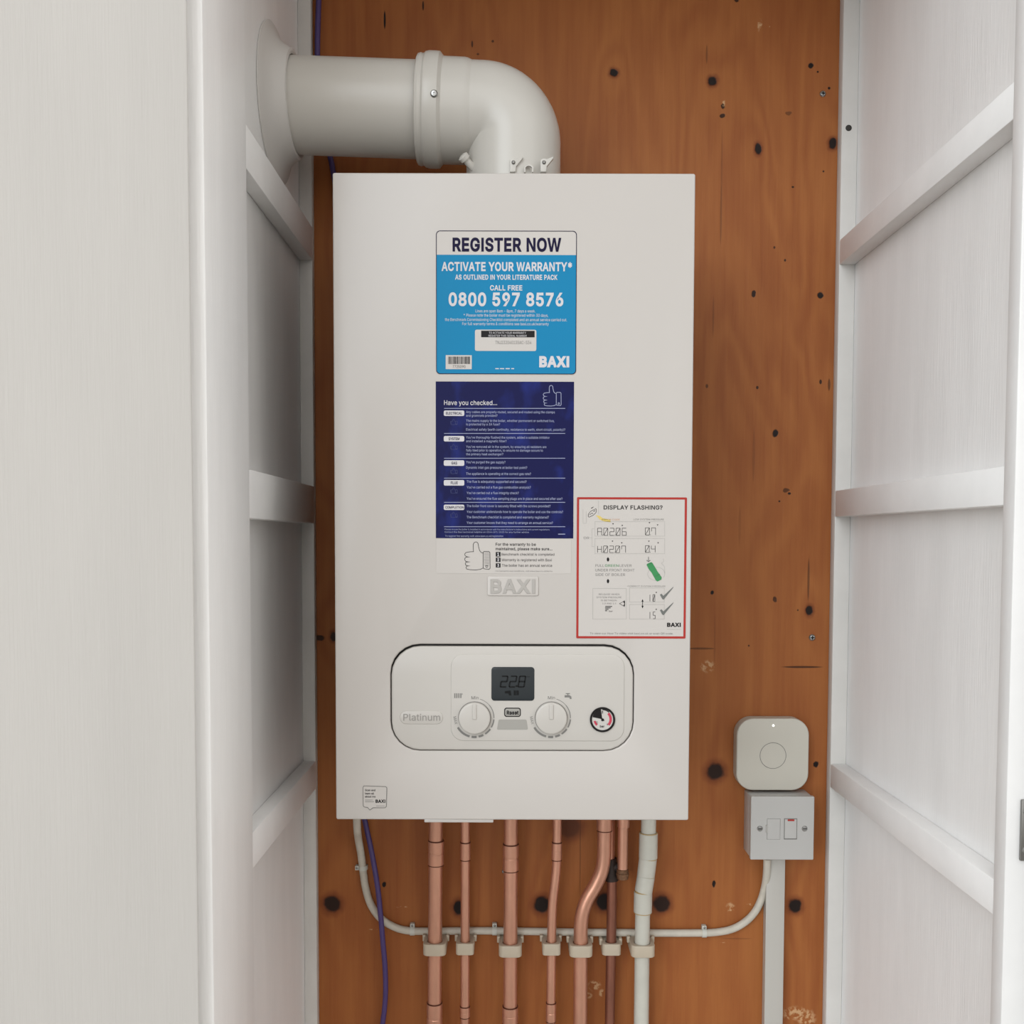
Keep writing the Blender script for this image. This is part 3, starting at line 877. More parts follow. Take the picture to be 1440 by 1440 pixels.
# right wall timber
obj('stud', box(RR, XR, -0.018, -0.0002, 0.0, ZT, 0.0015), 'stud_paint', wall_right)
for za, zb in ((1.8755, 1.909), (1.531, 1.567), (1.152, 1.1855), (0.72, 0.755), (2.236, 2.28)):
    obj('rail', box(RR, XR, -0.5055, -0.0182, za, zb, 0.0015), 'white_rail_paint', wall_right)
obj('front_batten', box(RR - 0.001, XR, YF + 0.0005, -0.5057, 0.0, ZT, 0.002), 'frame_paint', wall_right)


def leaf(hx, hy, ang, width, thick, z0, z1, side):
    """door leaf from its hinge; ang is measured from straight out towards the viewer"""
    d = Vector((math.sin(ang) * side, -math.cos(ang), 0))
    n = Vector((d.y, -d.x, 0)) * side       # to the outer face
    h = Vector((hx, hy, 0))
    c = [h, h + d * width, h + d * width + n * thick, h + n * thick]
    bm = bmesh.new()
    lo = [bm.verts.new((p.x, p.y, z0)) for p in c]
    hi = [bm.verts.new((p.x, p.y, z1)) for p in c]
    bm.faces.new(lo)
    bm.faces.new(hi)
    for i in range(4):
        bm.faces.new((lo[i], lo[(i + 1) % 4], hi[(i + 1) % 4], hi[i]))
    bmesh.ops.recalc_face_normals(bm, faces=bm.faces)
    bmesh.ops.bevel(bm, geom=list(bm.edges), offset=0.002, segments=2, affect='EDGES')
    return bm_to_mesh(bm)


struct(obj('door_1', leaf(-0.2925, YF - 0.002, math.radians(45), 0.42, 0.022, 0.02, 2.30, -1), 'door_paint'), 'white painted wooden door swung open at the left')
door_2 = struct(obj('door_2', leaf(0.474, YF - 0.004, math.radians(78), 0.40, 0.022, 0.02, 2.30, 1), 'white_rail_paint'), 'white painted door swung open at the far right')

# =================================================================== THE BOILER
FY = -0.300
BX0, BX1, BZ0, BZ1 = -0.1975, 0.1995, 1.1830, 1.8990
boiler = thing('wall_boiler', 'white wall-hung gas boiler covered in stickers', 'boiler', (0, -0.15, BZ0))

fas = rectpx(549, 906, 891.5, 1056, FY, 42)
cover = plate([rrect(BX0, BZ0, BX1, BZ1, 0.0022, 4), fas[::-1]], FY, 0.012, 0.0016, 3)
obj('front_cover', cover, 'boiler_white', boiler)
obj('casing', box(BX0 + 0.001, BX1 - 0.001, FY + 0.0122, -0.012, BZ0 + 0.001, BZ1 - 0.001, 0.003), 'casing_dimmed', boiler)
obj('mounting_bracket', box(-0.17, 0.17, -0.0119, -0.0003, 1.72, 1.80), 'steel_dull', boiler)
obj('recess_shadow_sheet', flat(rectpx(546, 903, 894, 1059, FY, 44), FY + 0.0095), 'recess_shade_dark', boiler, smooth=False)  # dark sheet added as the shadow line round the fascia
a = P(597, 1150, FY + 0.006)
b_ = P(694, 1155.6, FY + 0.006)
obj('drop_flap', box(a.x, b_.x, FY + 0.002, FY + 0.008, b_.z, BZ0 + 0.0005, 0.001), 'boiler_white', boiler)

# control fascia
fascia = obj('control_fascia', plate(rectpx(550.6, 908.8, 890.2, 1055.0, FY, 41), FY - 0.0008, 0.010, 0.0022, 3), 'fascia_white', boiler)
RY = FY - 0.0017
obj('raised_panel', plate(rectpx(634, 920, 878, 1042, FY, 18), RY, 0.004, 0.0013, 3), 'fascia_white', fascia)
DY = RY - 0.0006
obj('display', plate(rectpx(691, 938, 751.5, 985.5, DY, 4.5), DY, 0.002, 0.0004), 'display_glass', fascia)
obj('display_figures', join([seven('22.8', 703.5, 738, 951, 966, DY - 0.0003, 2.0, 0.16, False),
                             text('\u00b0', 741, 745, 951, 954, DY - 0.0003),
                             poly([(710, 972), (718, 971), (719, 978), (716, 978), (715, 975), (710, 975)], DY - 0.0003),
                             flat(rectpx(722.5, 971, 725.5, 977.5, DY), DY - 0.0003), flat(rectpx(726.2, 971, 729.5, 977.5, DY), DY - 0.0003)]),
    'lcd_dark', fascia, smooth=False)
obj('reset_button', plate(rectpx(709, 995.3, 732.4, 1008.2, DY, 3.5), DY, 0.003, 0.0005), 'bezel_black', fascia)
obj('reset_button_face', plate(rectpx(710.4, 996.6, 731.2, 1006.9, DY, 2.5), DY - 0.0006, 0.003, 0.0005), 'button_grey', fascia)
obj('button_lettering', text('Reset', 712.5, 729.3, 999.6, 1004.6, DY - 0.0009, 0.035), 'ink_black', fascia, smooth=False)
TY = RY - 0.0002
obj('infrared_window', poly([(702.5, 1011.8), (739, 1011.8), (740.6, 1013), (742.4, 1025), (741, 1026.2), (700, 1026.2), (699, 1025), (701, 1013)], TY), 'button_grey', fascia, smooth=False)

for kx in (667.4, 775.0):
    ky = 1009.3
    c = P(kx, ky, RY)
    pm = (RY - CAM.y) / F
    obj('dial_groove', flat([circ(c.x, c.z, 23.3 * pm), circ(c.x, c.z, 22.4 * pm)[::-1]], TY), 'ink_grey', fascia, smooth=False)
    R = 22.4 * pm
    kn = obj('dial', lathe([(R, -0.001), (R, 0.0042), (R * 0.985, 0.0056), (R * 0.95, 0.0062), (R * 0.90, 0.0064), (0, 0.0065)], (c.x, RY, c.z), (0, -1, 0), 64), 'fascia_white', fascia)
    g = []
    for (u, v) in ((-1, -1), (1, -1), (1, 1), (-1, 1)):
        g.append((c.x + u * 0.0026, c.z + 0.001 + v * R * 0.80))
    rr = rrect(c.x - 0.0024, c.z - R * 0.05, c.x + 0.0024, c.z + R * 0.93, 0.0012, 4)
    obj('dial_pointer', plate(rr, RY - 0.0078, 0.003, 0.0009), 'fascia_white', fascia)
    # printed scale: a thin arc and blocks growing towards MAX
    pr = []
    def arc(a0, a1, w):
        n = max(3, int(abs(a1 - a0) / 5))
        return ribbon([(kx + 27.2 * math.sin(math.radians(a0 + (a1 - a0) * i / n)), ky - 27.2 * math.cos(math.radians(a0 + (a1 - a0) * i / n))) for i in range(n + 1)], w, TY)
    pr.append(arc(16, 50, 0.7))
    pr.append(arc(50, 91, 1.1))
    pr.append(arc(95, 120, 1.8))
    pr.append(arc(126, 147, 2.4))
    pr.append(arc(153, 168, 3.0))
    pr.append(arc(174, 189, 3.3))
    pr.append(arc(195, 240, 3.0))
    pr.append(text('Min', kx - 4.5, kx + 5.5, 979, 983.4, TY))
    pr.append(text('MAX', kx - 32.5, kx - 21.5, 1011, 1015, TY, rot=math.radians(78)))
    obj('dial_scale', join(pr), 'ink_grey', fascia, smooth=False)
obj('radiator_symbol', join([ribbon([(x, 975), (x, 981.6)], 1.5, TY) for x in (639.6, 642.4, 645.2, 648)] + [ribbon([(650, 975), (650, 977)], 0.8, TY)]), 'ink_grey', fascia, smooth=False)
obj('tap_symbol', join([ribbon([(795.5, 975.4), (801.5, 975.4)], 1.2, TY), ribbon([(798.5, 975.4), (798.5, 978)], 1.2, TY),
                        poly([(794, 977.6), (801, 977.6), (803.5, 979.5), (803.8, 983), (801.4, 983), (800.8, 980.8), (794, 980.8)], TY)]), 'ink_grey', fascia, smooth=False)
# pressure gauge
gc = P(847, 1011.4, FY)
pm = (FY - CAM.y) / F
GY = FY - 0.0008
gauge = obj('pressure_gauge', lathe([(17.8 * pm, -0.001), (17.8 * pm, 0.0025), (17.0 * pm, 0.0032), (15.4 * pm, 0.0032), (14.8 * pm, 0.0018), (0, 0.0018)], (gc.x, GY, gc.z), (0, -1, 0), 56), 'bezel_black', boiler)
obj('gauge_face', flat(circ(gc.x, gc.z, 14.9 * pm), GY - 0.0021), 'gauge_face', gauge, smooth=False)
G2 = GY - 0.0023


def sector(cx, cy, r0, r1, a0, a1, Y, n=16):
    o = [(cx + r1 * math.sin(math.radians(a0 + (a1 - a0) * i / n)), cy - r1 * math.cos(math.radians(a0 + (a1 - a0) * i / n))) for i in range(n + 1)]
    i_ = [(cx + r0 * math.sin(math.radians(a1 + (a0 - a1) * i / n)), cy - r0 * math.cos(math.radians(a1 + (a0 - a1) * i / n))) for i in range(n + 1)]
    return poly(o + i_, Y)


obj('red_band', join([sector(847, 1011.4, 10, 13.5, 45, 133, G2), sector(847, 1011.4, 9.5, 12.5, 222, 258, G2)]), 'gauge_red', gauge, smooth=False)
obj('black_sector', sector(847, 1011.4, 1.0, 14.0, 282, 352, G2), 'bezel_black', gauge, smooth=False)
obj('scale_marks', join([sector(847, 1011.4, 12.8, 14.2, 0, 44, G2), ribbon([(847, 999.5), (847, 1002)], 1, G2), text('bar', 843.6, 850, 1019.8, 1023, G2, 0.02),
                         text('4', 853, 855, 1017, 1020, G2), text('0', 838.3, 840.4, 1014.5, 1017.5, G2), text('2', 846, 848.4, 1000.5, 1003.5, G2)]), 'ink_black', gauge, smooth=False)
obj('needle', join([ribbon([(839, 1004), (849.5, 1013.6)], 1.5, G2 - 0.0003), flat(circ(gc.x, gc.z, 2 * pm), G2 - 0.0004)]), 'bezel_black', gauge, smooth=False)
# name badges
pb = obj('name_badge', plate(rectpx(562.5, 999.6, 623, 1018, FY, 9), FY - 0.0016, 0.002, 0.0007), 'fascia_white', fascia)
obj('badge_lettering', text('Platinum', 567.2, 619, 1004.0, 1013.3, FY - 0.0019, 0.005), 'badge_silver', fascia, smooth=False)
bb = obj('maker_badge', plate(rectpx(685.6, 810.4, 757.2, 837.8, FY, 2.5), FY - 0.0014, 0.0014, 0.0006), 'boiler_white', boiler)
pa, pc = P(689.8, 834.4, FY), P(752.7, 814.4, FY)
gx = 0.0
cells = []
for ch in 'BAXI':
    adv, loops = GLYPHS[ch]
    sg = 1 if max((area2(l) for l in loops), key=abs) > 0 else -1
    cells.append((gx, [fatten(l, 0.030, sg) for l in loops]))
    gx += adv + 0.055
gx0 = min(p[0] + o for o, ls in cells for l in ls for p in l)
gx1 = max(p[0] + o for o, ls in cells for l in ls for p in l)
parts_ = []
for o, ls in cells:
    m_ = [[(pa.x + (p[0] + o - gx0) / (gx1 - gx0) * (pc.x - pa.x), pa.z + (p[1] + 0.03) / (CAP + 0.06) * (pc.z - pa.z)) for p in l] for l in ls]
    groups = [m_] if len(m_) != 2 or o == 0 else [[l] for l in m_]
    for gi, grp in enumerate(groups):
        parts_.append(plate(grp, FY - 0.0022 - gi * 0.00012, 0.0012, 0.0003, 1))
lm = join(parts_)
obj('raised_lettering', lm, 'relief_shade_grey', bb, auto=20)

# ---- stickers -----------------------------------------------------------------
S1 = FY - 0.0003     # sticker surface
T1 = FY - 0.00045    # print
T2 = FY - 0.0006
T3 = FY - 0.00075


def sticker(name, loop, material, label):
    o = obj(name, plate(loop, S1, 0.0003), material, boiler, smooth=False)
    o['label'] = label
    return o


def lettering(meshes, material, parent, name='lettering'):
    return obj(name, join(meshes) if isinstance(meshes, list) else meshes, material, parent, smooth=False)


def lettering_each(meshes, material, parent, name='lettering'):
    for m_ in meshes:
        lettering(m_, material, parent, name)


# registration sticker
st = sticker('registration_sticker', rectpx(613.3, 324.6, 810.6, 526.3, FY, 5.5), 'sticker_white', 'blue and white sticker asking to register the warranty')
o_, i_ = rectpx(613.3, 324.6, 810.6, 526.3, FY, 5.5), rectpx(614.2, 325.5, 809.7, 525.4, FY, 5)
obj('border_line', flat([o_, i_[::-1]], T2), 'ink_navy', st, smooth=False)
full = rectpx(614.0, 325.3, 809.9, 525.6, FY, 5)
zc = P(712, 358.6, FY).z
lo = [p for p in full if p[1] < zc]
xa, xb = min(p[0] for p in full), max(p[0] for p in full)
lo_sorted = [p for p in full[14:28]]        # the two bottom corners
obj('blue_field', flat([(xb, zc), (xa, zc)] + lo_sorted, T1), 'sticker_blue', st, smooth=False)
lettering(text('REGISTER NOW', 636.4, 789.3, 335.2, 352.6, T2, 0.032, res=5), 'ink_navy', st, 'heading')
lettering_each([text('ACTIVATE YOUR WARRANTY*', 620.8, 804.5, 369, 380.4, T2, 0.030, res=4),
           text('AS OUTLINED IN YOUR LITERATURE PACK', 640, 784, 386.4, 392.9, T2, 0.028),
           text('CALL FREE', 689, 734.5, 401.4, 408.1, T2, 0.028),
           text('0800 597 8576', 630.8, 792.2, 412.2, 429.4, T2, 0.030, res=5)], 'ink_white', st)
lettering([text('Lines are open 8am - 8pm, 7 days a week.', 668.7, 752.9, 435.2, 439.2, T2),
           text('* Please note the boiler must be registered within 30 days,', 652, 771, 441.2, 445.2, T2),
           text('the Benchmark Commissioning Checklist completed and an annual service carried out.', 625.6, 797.3, 447.3, 451.3, T2),
           text('For full warranty terms & conditions see baxi.co.uk/warranty', 650, 771.7, 453.3, 457.2, T2)], 'ink_white', st, 'small_print')
lettering(text('BAXI', 758.3, 800.5, 502, 515.3, T2, 0.05), 'ink_white', st, 'maker_name')
lettering([ribbon([(x, 518.4), (x + l, 518.4)], 1.3, T2) for x, l in ((696.5, 5), (703, 6), (711, 6), (719, 4))], 'ink_white', st, 'print_code')
obj('serial_label', flat(rectpx(667.9, 463.8, 754.2, 493.7, FY, 2.5), T2), 'sticker_white', st, smooth=False)
obj('serial_band', flat(rectpx(676.7, 465.3, 751.8, 474.5, FY), T3), 'ink_black', st, smooth=False)
T4 = T3 - 0.00012
lettering([text('TO ACTIVATE YOUR WARRANTY', 687.5, 739.8, 466.6, 469.3, T4), text('REGISTER THIS SERIAL NUMBER', 687, 740.6, 470.8, 473.5, T4)], 'ink_white', st, 'band_lettering')
lettering(text('TNJ232040135AC-S34', 696.6, 747.3, 479.2, 483.8, T3), 'ink_grey', st, 'serial_number')
obj('barcode_label', flat(rectpx(626.8, 499.6, 663.4, 519.3, FY, 0.5), T2), 'sticker_white', st, smooth=False)
bars = []
x = 630.2
rb = random.Random(3)
while x < 660:
    w = rb.choice((0.6, 0.9, 1.3))
    bars.append(flat(rectpx(x, 501.6, min(x + w, 661), 512, FY), T3))
    x += w + rb.choice((0.6, 0.8, 1.0))
lettering(bars, 'ink_black', st, 'barcode')
lettering(text('7725090', 636.6, 654.5, 513.6, 517.4, T3), 'ink_black', st, 'barcode_number')

# checklist sticker
st = sticker('checklist_sticker', rectpx(612.9, 536.7, 806.7, 757, FY), 'sticker_navy', 'navy checklist sticker with white print')


def c3(x):
    return 600 + x / 6.545


def y3(y):
    return 530 + y / 6.545


def y4(y):
    return 670 + y / 6.545


lettering(text('Have you checked...', c3(160), c3(648), y3(216), y3(258), T2, 0.008, res=4), 'ink_white', st, 'heading')
lettering([ribbon([(624.5, y), (794.8, y)], 0.8, T1) for y in (574.3, 609.5, 644.4, 672.4, 706.4, 740.7)], 'ink_pale', st, 'rule_lines')
for y, h, s, a, b in ((577.3, 585, 'ELECTRICAL', 178, 325), (613.2, 620.9, 'SYSTEM', 202, 302), (647.3, 655.1, 'GAS', 228, 280), (675.1, 682.9, 'FLUE', 222, 286), (709.7, 717.2, 'COMPLETION', 172, 340)):
    obj('heading_tab', flat(rectpx(624.1, y, 652.9, h, FY, 2), T1), 'ink_white', st, smooth=False)
    lettering(text(s, c3(a), c3(b), y + 2.1, h - 2.1, T2, 0.02), 'ink_navy', st, 'tab_lettering')
D3 = [(312, 333, 1180, 'Any cables are properly routed, secured and routed using the clamps'), (345, 366, 652, 'and grommets provided?'),
      (392, 413, 1175, 'The mains supply to the boiler, whether permanent or switched live,'), (425, 446, 675, 'is protected by a 3A fuse?'),
      (473, 494, 1275, 'Electrical safety (earth continuity, resistance to earth, short circuit, polarity)?'),
      (546, 567, 1132, "You've thoroughly flushed the system, added a suitable inhibitor"), (580, 601, 735, 'and installed a magnetic filter?'),
      (632, 653, 1102, "You've removed air in the system, by ensuring all radiators are"), (665, 686, 1070, 'fully bled prior to operation, to ensure no damage occurs to'),
      (700, 721, 705, 'the primary heat exchanger?'), (773, 795, 725, "You've purged the gas supply?"),
      (823, 845, 925, 'Dynamic inlet gas pressure at boiler test point?'), (880, 902, 960, 'The appliance is operating at the correct gas rate?')]
D4 = [(36, 58, 920, 'The flue is adequately supported and secured?'), (88, 110, 958, "You've carried out a flue gas combustion analysis?"),
      (140, 162, 848, "You've carried out a flue integrity check?"), (192, 214, 1250, "You've ensured the flue sampling plugs are in place and secured after use?"),
      (260, 282, 1140, 'The boiler front cover is securely fitted with the screws provided?'), (313, 335, 1255, 'Your customer understands how to operate the boiler and use the controls?'),
      (363, 385, 1125, 'The Benchmark checklist is completed and warranty registered?'), (414, 436, 1162, 'Your customer knows that they need to arrange an annual service?')]
ms = [text(s, c3(363), c3(b), y3(t), y3(u), T1, 0.004) for t, u, b, s in D3] + [text(s, c3(368), c3(b), y4(t), y4(u), T1, 0.004) for t, u, b, s in D4]
lettering(ms, 'ink_pale', st, 'checklist_lettering')
lettering([text('Please ensure the boiler is installed in accordance with the manufacturer\'s instructions and current regulations.', c3(165), c3(1135), y4(480), y4(493), T1),
           text('Contact the Baxi technical helpline on 0344 871 1525 for any further advice.', c3(165), c3(945), y4(504), y4(518), T1),
           text('To register the warranty visit www.baxi.co.uk/registration', c3(170), c3(705), y4(540), y4(555), T1),
           ribbon([(c3(1210), y4(531)), (c3(1275), y4(531))], 1.0, T1)], 'ink_pale', st, 'small_print')

HAND = [(520, 705), (503, 700), (487, 682), (477, 645), (474, 618), (465, 606), (453, 602), (438, 608), (429, 625), (429, 655), (431, 692), (395, 694), (362, 700), (350, 714),
        (354, 730), (368, 738), (398, 742), (366, 742), (352, 752), (350, 768), (360, 782), (400, 787), (366, 788), (356, 798), (358, 814), (370, 822), (400, 823), (370, 825),
        (362, 838), (368, 852), (395, 858), (450, 861), (495, 855), (520, 842)]


def hand(fx, w, Y):
    out = [ribbon([fx(x, y) for x, y in HAND], w, Y)]
    cuff = [(528, 690), (572, 690), (582, 700), (584, 845), (574, 855), (528, 850), (520, 840), (520, 700)]
    out.append(ribbon([fx(x, y) for x, y in cuff], w, Y, True))
    out.append(ribbon([fx(553 + 10 * math.cos(t * 0.785), 828 + 10 * math.sin(t * 0.785)) for t in range(8)], w * 0.9, Y, True))
    return out


# the same hand in white, at the top of the navy sticker
lettering(hand(lambda x, y: (c3(1073 + (x - 350) * 0.705), y3(78 + (y - 602) * 0.735)), 0.75, T1), 'ink_pale', st, 'thumbs_up_drawing')
for yy in (601 - 8, 629 - 1, 663 - 1, 690.5 - 1, 724.5 - 1):
    lettering(hand(lambda x, y: (633.5 + (x - 350) * 0.041, yy - 3.5 + (y - 602) * 0.03), 0.5, T1), 'ink_dim', st, 'thumbs_up_drawing')

# clear care sticker below
st = sticker('warranty_care_sticker', rectpx(613.5, 758.2, 803, 806.5, FY, 1), 'sticker_clear', 'clear sticker with thumbs-up drawing and three numbered rules')


def f4(x, y):
    return (c3(x), y4(y))


hm = hand(f4, 0.75, T1)
for k in range(9):
    hm.append(ribbon([f4(528, 706 + k * 14), f4(576, 690 + 14 + k * 14)], 0.4, T1))
lettering(hm, 'ink_black', st, 'thumbs_up_drawing')
lettering([text('For the warranty to be', c3(635), c3(1005), y4(612), y4(637), T1, 0.016), text('maintained, please make sure...', c3(635), c3(1157), y4(653), y4(678), T1, 0.016)], 'ink_black', st, 'heading')
for i, (t, u) in enumerate(((695, 738), (747, 787), (799, 838))):
    obj('number_box', flat(rectpx(c3(636), y4(t), c3(680), y4(u), FY), T1), 'ink_black', st, smooth=False)
    lettering(text(str(i + 1), c3(650), c3(667), y4(t + 8), y4(u - 8), T2, 0.03), 'ink_white', st, 'number')
lettering_each([text('Benchmark checklist is completed', c3(690), c3(1175), y4(705), y4(728), T1, 0.002), text('Warranty is registered with Baxi', c3(690), c3(1152), y4(756), y4(780), T1, 0.002),
           text('The boiler has an annual service', c3(692), c3(1155), y4(807), y4(831), T1, 0.002)], 'ink_black', st)
lettering(text('For full terms and conditions, visit www.baxi.co.uk/terms', c3(635), c3(1157), y4(864), y4(877), T1), 'ink_grey', st, 'small_print')

# red-framed help sticker
st = sticker('display_help_sticker', rectpx(810.8, 699.3, 965.0, 897.8, FY, 1.5), 'sticker_white', 'white help sticker with red frame and pressure readings')
obj('red_frame', flat([rectpx(810.8, 699.3, 965.0, 897.8, FY, 1.5), rectpx(813.9, 702.4, 961.9, 894.7, FY, 0.3)[::-1]], T1), 'sticker_red', st, smooth=False)


def c5(x, y):
    return (800 + x / 6.545, 690 + y / 6.545)


def X5(x):
    return 800 + x / 6.545


def Y5(y):
    return 690 + y / 6.545


def t5(s, x0, x1, y0, y1, bold=0.0):
    return text(s, X5(x0), X5(x1), Y5(y0), Y5(y1), T1, bold)


def rect5(x0, y0, x1, y1, w):
    return ribbon([c5(x0, y0), c5(x1, y0), c5(x1, y1), c5(x0, y1)], w, T1, True)


def seg5(s, x0, x1, y0, y1):
    return seven(s, X5(x0), X5(x1), Y5(y0), Y5(y1), T1, 0.65)


lettering(t5('DISPLAY FLASHING?', 320, 862, 136, 172, 0.018), 'ink_black', st, 'heading')
lettering([rect5(240, 285, 882, 418, 0.5), rect5(240, 440, 882, 580, 0.5), rect5(220, 900, 528, 1182, 0.6), rect5(558, 895, 878, 1025, 0.6), rect5(558, 1048, 878, 1182, 0.6),
           ribbon([c5(235, 350), c5(212, 350), c5(212, 515), c5(235, 515)], 0.5, T1), ribbon([c5(190, 433), c5(212, 433)], 0.5, T1),
           ribbon([c5(272, 95), c5(272, 215)], 0.5, T1), ribbon([c5(130, 170), c5(130, 300), c5(160, 300), c5(160, 190)], 0.5, T1)], 'ink_light', st, 'drawn_boxes')
lettering_each([seg5('A.02.06', 264, 533, 345, 411), seg5('0.7', 704, 803, 342, 408), seg5('H.02.07', 264, 527, 509, 570), seg5('0.4', 704, 799, 506, 568),
           seg5('10', 746, 794, 957, 1019), seg5('15', 746, 797, 1116, 1178)], 'ink_black', st, 'drawn_reading')
mk = []
for mx_, my in ((405, 305), (490, 320), (740, 295), (815, 315), (400, 465), (485, 480), (735, 465), (820, 480), (803, 937), (803, 1093)):
    mk.append(poly([c5(mx_ - 7, my - 4), c5(mx_ + 9, my - 5), c5(mx_ + 2, my + 7)], T1))
for ay in (633, 833):
    mk.append(poly([c5(360, ay - 22), c5(371, ay - 8), c5(371, ay + 8), c5(360, ay + 22), c5(349, ay + 8), c5(349, ay - 8)], T1))
mk.append(ribbon([c5(678, 1010), c5(678, 1072)], 0.8, T1))
mk.append(poly([c5(678, 998), c5(688, 1022), c5(668, 1022)], T1))
mk.append(poly([c5(678, 1084), c5(668, 1060), c5(688, 1060)], T1))
mk.append(ribbon([c5(515, 1012), c5(466, 1040), c5(515, 1068)], 0.6, T1))
mk.append(poly([c5(500, 1022), c5(516, 1016), c5(516, 1062), c5(502, 1058), c5(510, 1040)], T1))
mk.append(ribbon([c5(180, 215), c5(200, 190), c5(248, 166), c5(254, 176), c5(250, 200), c5(225, 225), c5(185, 244), c5(178, 236)], 0.6, T1, True))
mk.append(ribbon([c5(190, 222), c5(215, 205), c5(222, 215)], 0.6, T1))
mk.append(ribbon([c5(225, 192), c5(243, 182)], 0.8, T1))
mk.append(poly([c5(203, 160), c5(228, 146), c5(226, 153), c5(207, 166)], T1))
for k, (l0, l1) in enumerate(((335, 398), (333, 385), (335, 365), (333, 352))):
    mk.append(ribbon([c5(l0, 1066 + k * 13), c5(l1, 1066 + k * 13)], 1.1, T1))
mk.append(t5('bar', 368, 404, 1102, 1116))
lettering_each(mk, 'ink_black', st, 'drawn_mark')
lettering_each([t5('OR', 135, 187, 424, 446), t5('PULL', 243, 325, 678, 701), t5('LEVER', 466, 577, 678, 701), t5('UNDER FRONT RIGHT', 243, 605, 719, 743), t5('SIDE OF BOILER', 243, 518, 761, 785),
           t5('CORRECT SYSTEM PRESSURE', 540, 890, 873, 884), t5('RELEASE WHEN', 275, 465, 946, 961), t5('SYSTEM PRESSURE', 253, 485, 974, 989), t5('IS BETWEEN', 295, 440, 1003, 1017),
           t5('1.0 AND 1.5', 308, 435, 1031, 1045), t5('LOW SYSTEM PRESSURE', 595, 875, 257, 272),
           t5('To view our How To video visit baxi.co.uk or scan QR code.', 193, 960, 1304, 1322)], 'ink_grey', st)
lettering(t5('GREEN', 332, 457, 678, 701), 'ink_green', st, 'green_lettering')
lettering([t5('ERROR CODE', 305, 468, 259, 274)], 'ink_orange', st, 'orange_lettering')
lettering(poly([c5(248, 226), c5(285, 232), c5(312, 254), c5(380, 268), c5(385, 290), c5(330, 284), c5(285, 268)], T1), 'ink_yellow', st, 'yellow_flash')
lettering([ribbon([c5(805 + 80 * math.cos(math.radians(a)), 768 + 58 * math.sin(math.radians(a))) for a in range(95, 232, 8)], 0.6, T1),
           ribbon([c5(812 + 70 * math.cos(math.radians(a)), 765 + 60 * math.sin(math.radians(a))) for a in range(-100, 40, 8)], 0.6, T1),
           ribbon([c5(868, 625), c5(874, 650), c5(852, 668), c5(880, 700), c5(884, 760)], 0.5, T1)], 'ink_light', st, 'drawn_valve')
lettering(poly([c5(715, 682), c5(722, 672), c5(758, 657), c5(768, 664), c5(803, 720), c5(812, 738), c5(855, 798), c5(852, 818), c5(815, 836), c5(800, 826), c5(762, 756), c5(735, 722)], T2), 'ink_green', st, 'green_lever_drawing')
lettering([ribbon([c5(720, 684), c5(764, 664)], 0.7, T3), ribbon([c5(792, 790), c5(838, 768)], 0.6, T3)], 'ink_green_dark', st, 'lever_lines')
lettering_each([poly([c5(838, 957 + d), c5(852, 948 + d), c5(870, 968 + d), c5(962, 884 + d), c5(960, 893 + d), c5(872, 1003 + d), c5(860, 998 + d)], T2) for d in (0, 143)]
          + [ribbon([c5(733, 608), c5(733, 648)], 0.9, T1), ribbon([c5(716, 640), c5(733, 654), c5(750, 640)], 1.1, T1)], 'ink_tick', st, 'drawn_tick')
lettering(t5('BAXI', 903, 1030, 1218, 1251, 0.045), 'ink_black', st, 'maker_name')
lettering(ribbon([c5(903, 1276), c5(1030, 1276)], 0.7, T1), 'ink_light', st, 'name_underline')

# little speech-bubble sticker
def c7(x, y):
    return (440 + x / 2.769, 1090 + y / 2.769)


bub = [c7(199, 42), c7(284, 45), c7(288, 50), c7(286, 122), c7(281, 127), c7(234, 127), c7(222, 136), c7(213, 126), c7(200, 124), c7(196, 119), c7(195, 48)]
st = obj('speech_bubble_sticker', plate([wp(x, y, FY) for x, y in bub], S1, 0.0003), 'sticker_white', boiler, smooth=False)
st['label'] = 'small white sticker shaped like a speech bubble'
lettering(ribbon(bub, 0.9, T1, True), 'ink_grey', st, 'border_line')


def t7(s, x0, x1, y0, y1, bold=0.0):
    a_, b2 = c7(x0, y0), c7(x1, y1)
    return text(s, a_[0], b2[0], a_[1], b2[1], T1, bold)


lettering_each([t7('Scan and', 203, 243, 55, 62, 0.02), t7('learn all', 203, 238, 68, 75, 0.02), t7('about me', 203, 244, 80, 87, 0.02), t7('BAXI', 244, 282, 96, 107, 0.04)], 'ink_black', st)
lettering([ribbon([c7(203, 97), c7(234, 97)], 0.7, T1), ribbon([c7(203, 104), c7(238, 104)], 0.7, T1), ribbon([c7(246, 120), c7(280, 120)], 0.5, T1)], 'ink_grey', st, 'small_print')

# =================================================================== FLUE
FLY = -0.155
fpm = (FLY - CAM.y) / F
axisv = P(722, 230, FLY)
elbow_c = P(681, 200, FLY)
FR = 0.0578
tilt = math.radians(1.9)
hdir = Vector((-math.cos(tilt), 0, math.sin(tilt)))      # from the elbow towards the outside wall
flue_pt = P(600, 155.5, FLY)                             # on the pipe axis at the socket


def axis_at(px):
    """point on the sloping pipe axis at this photo column"""
    t = (P(px, 155, FLY).x - flue_pt.x) / hdir.x
    return flue_pt + hdir * t


elbow = thing('flue_elbow', 'white right-angled flue elbow standing on top of the boiler', 'flue elbow', (axisv.x, FLY, BZ1))
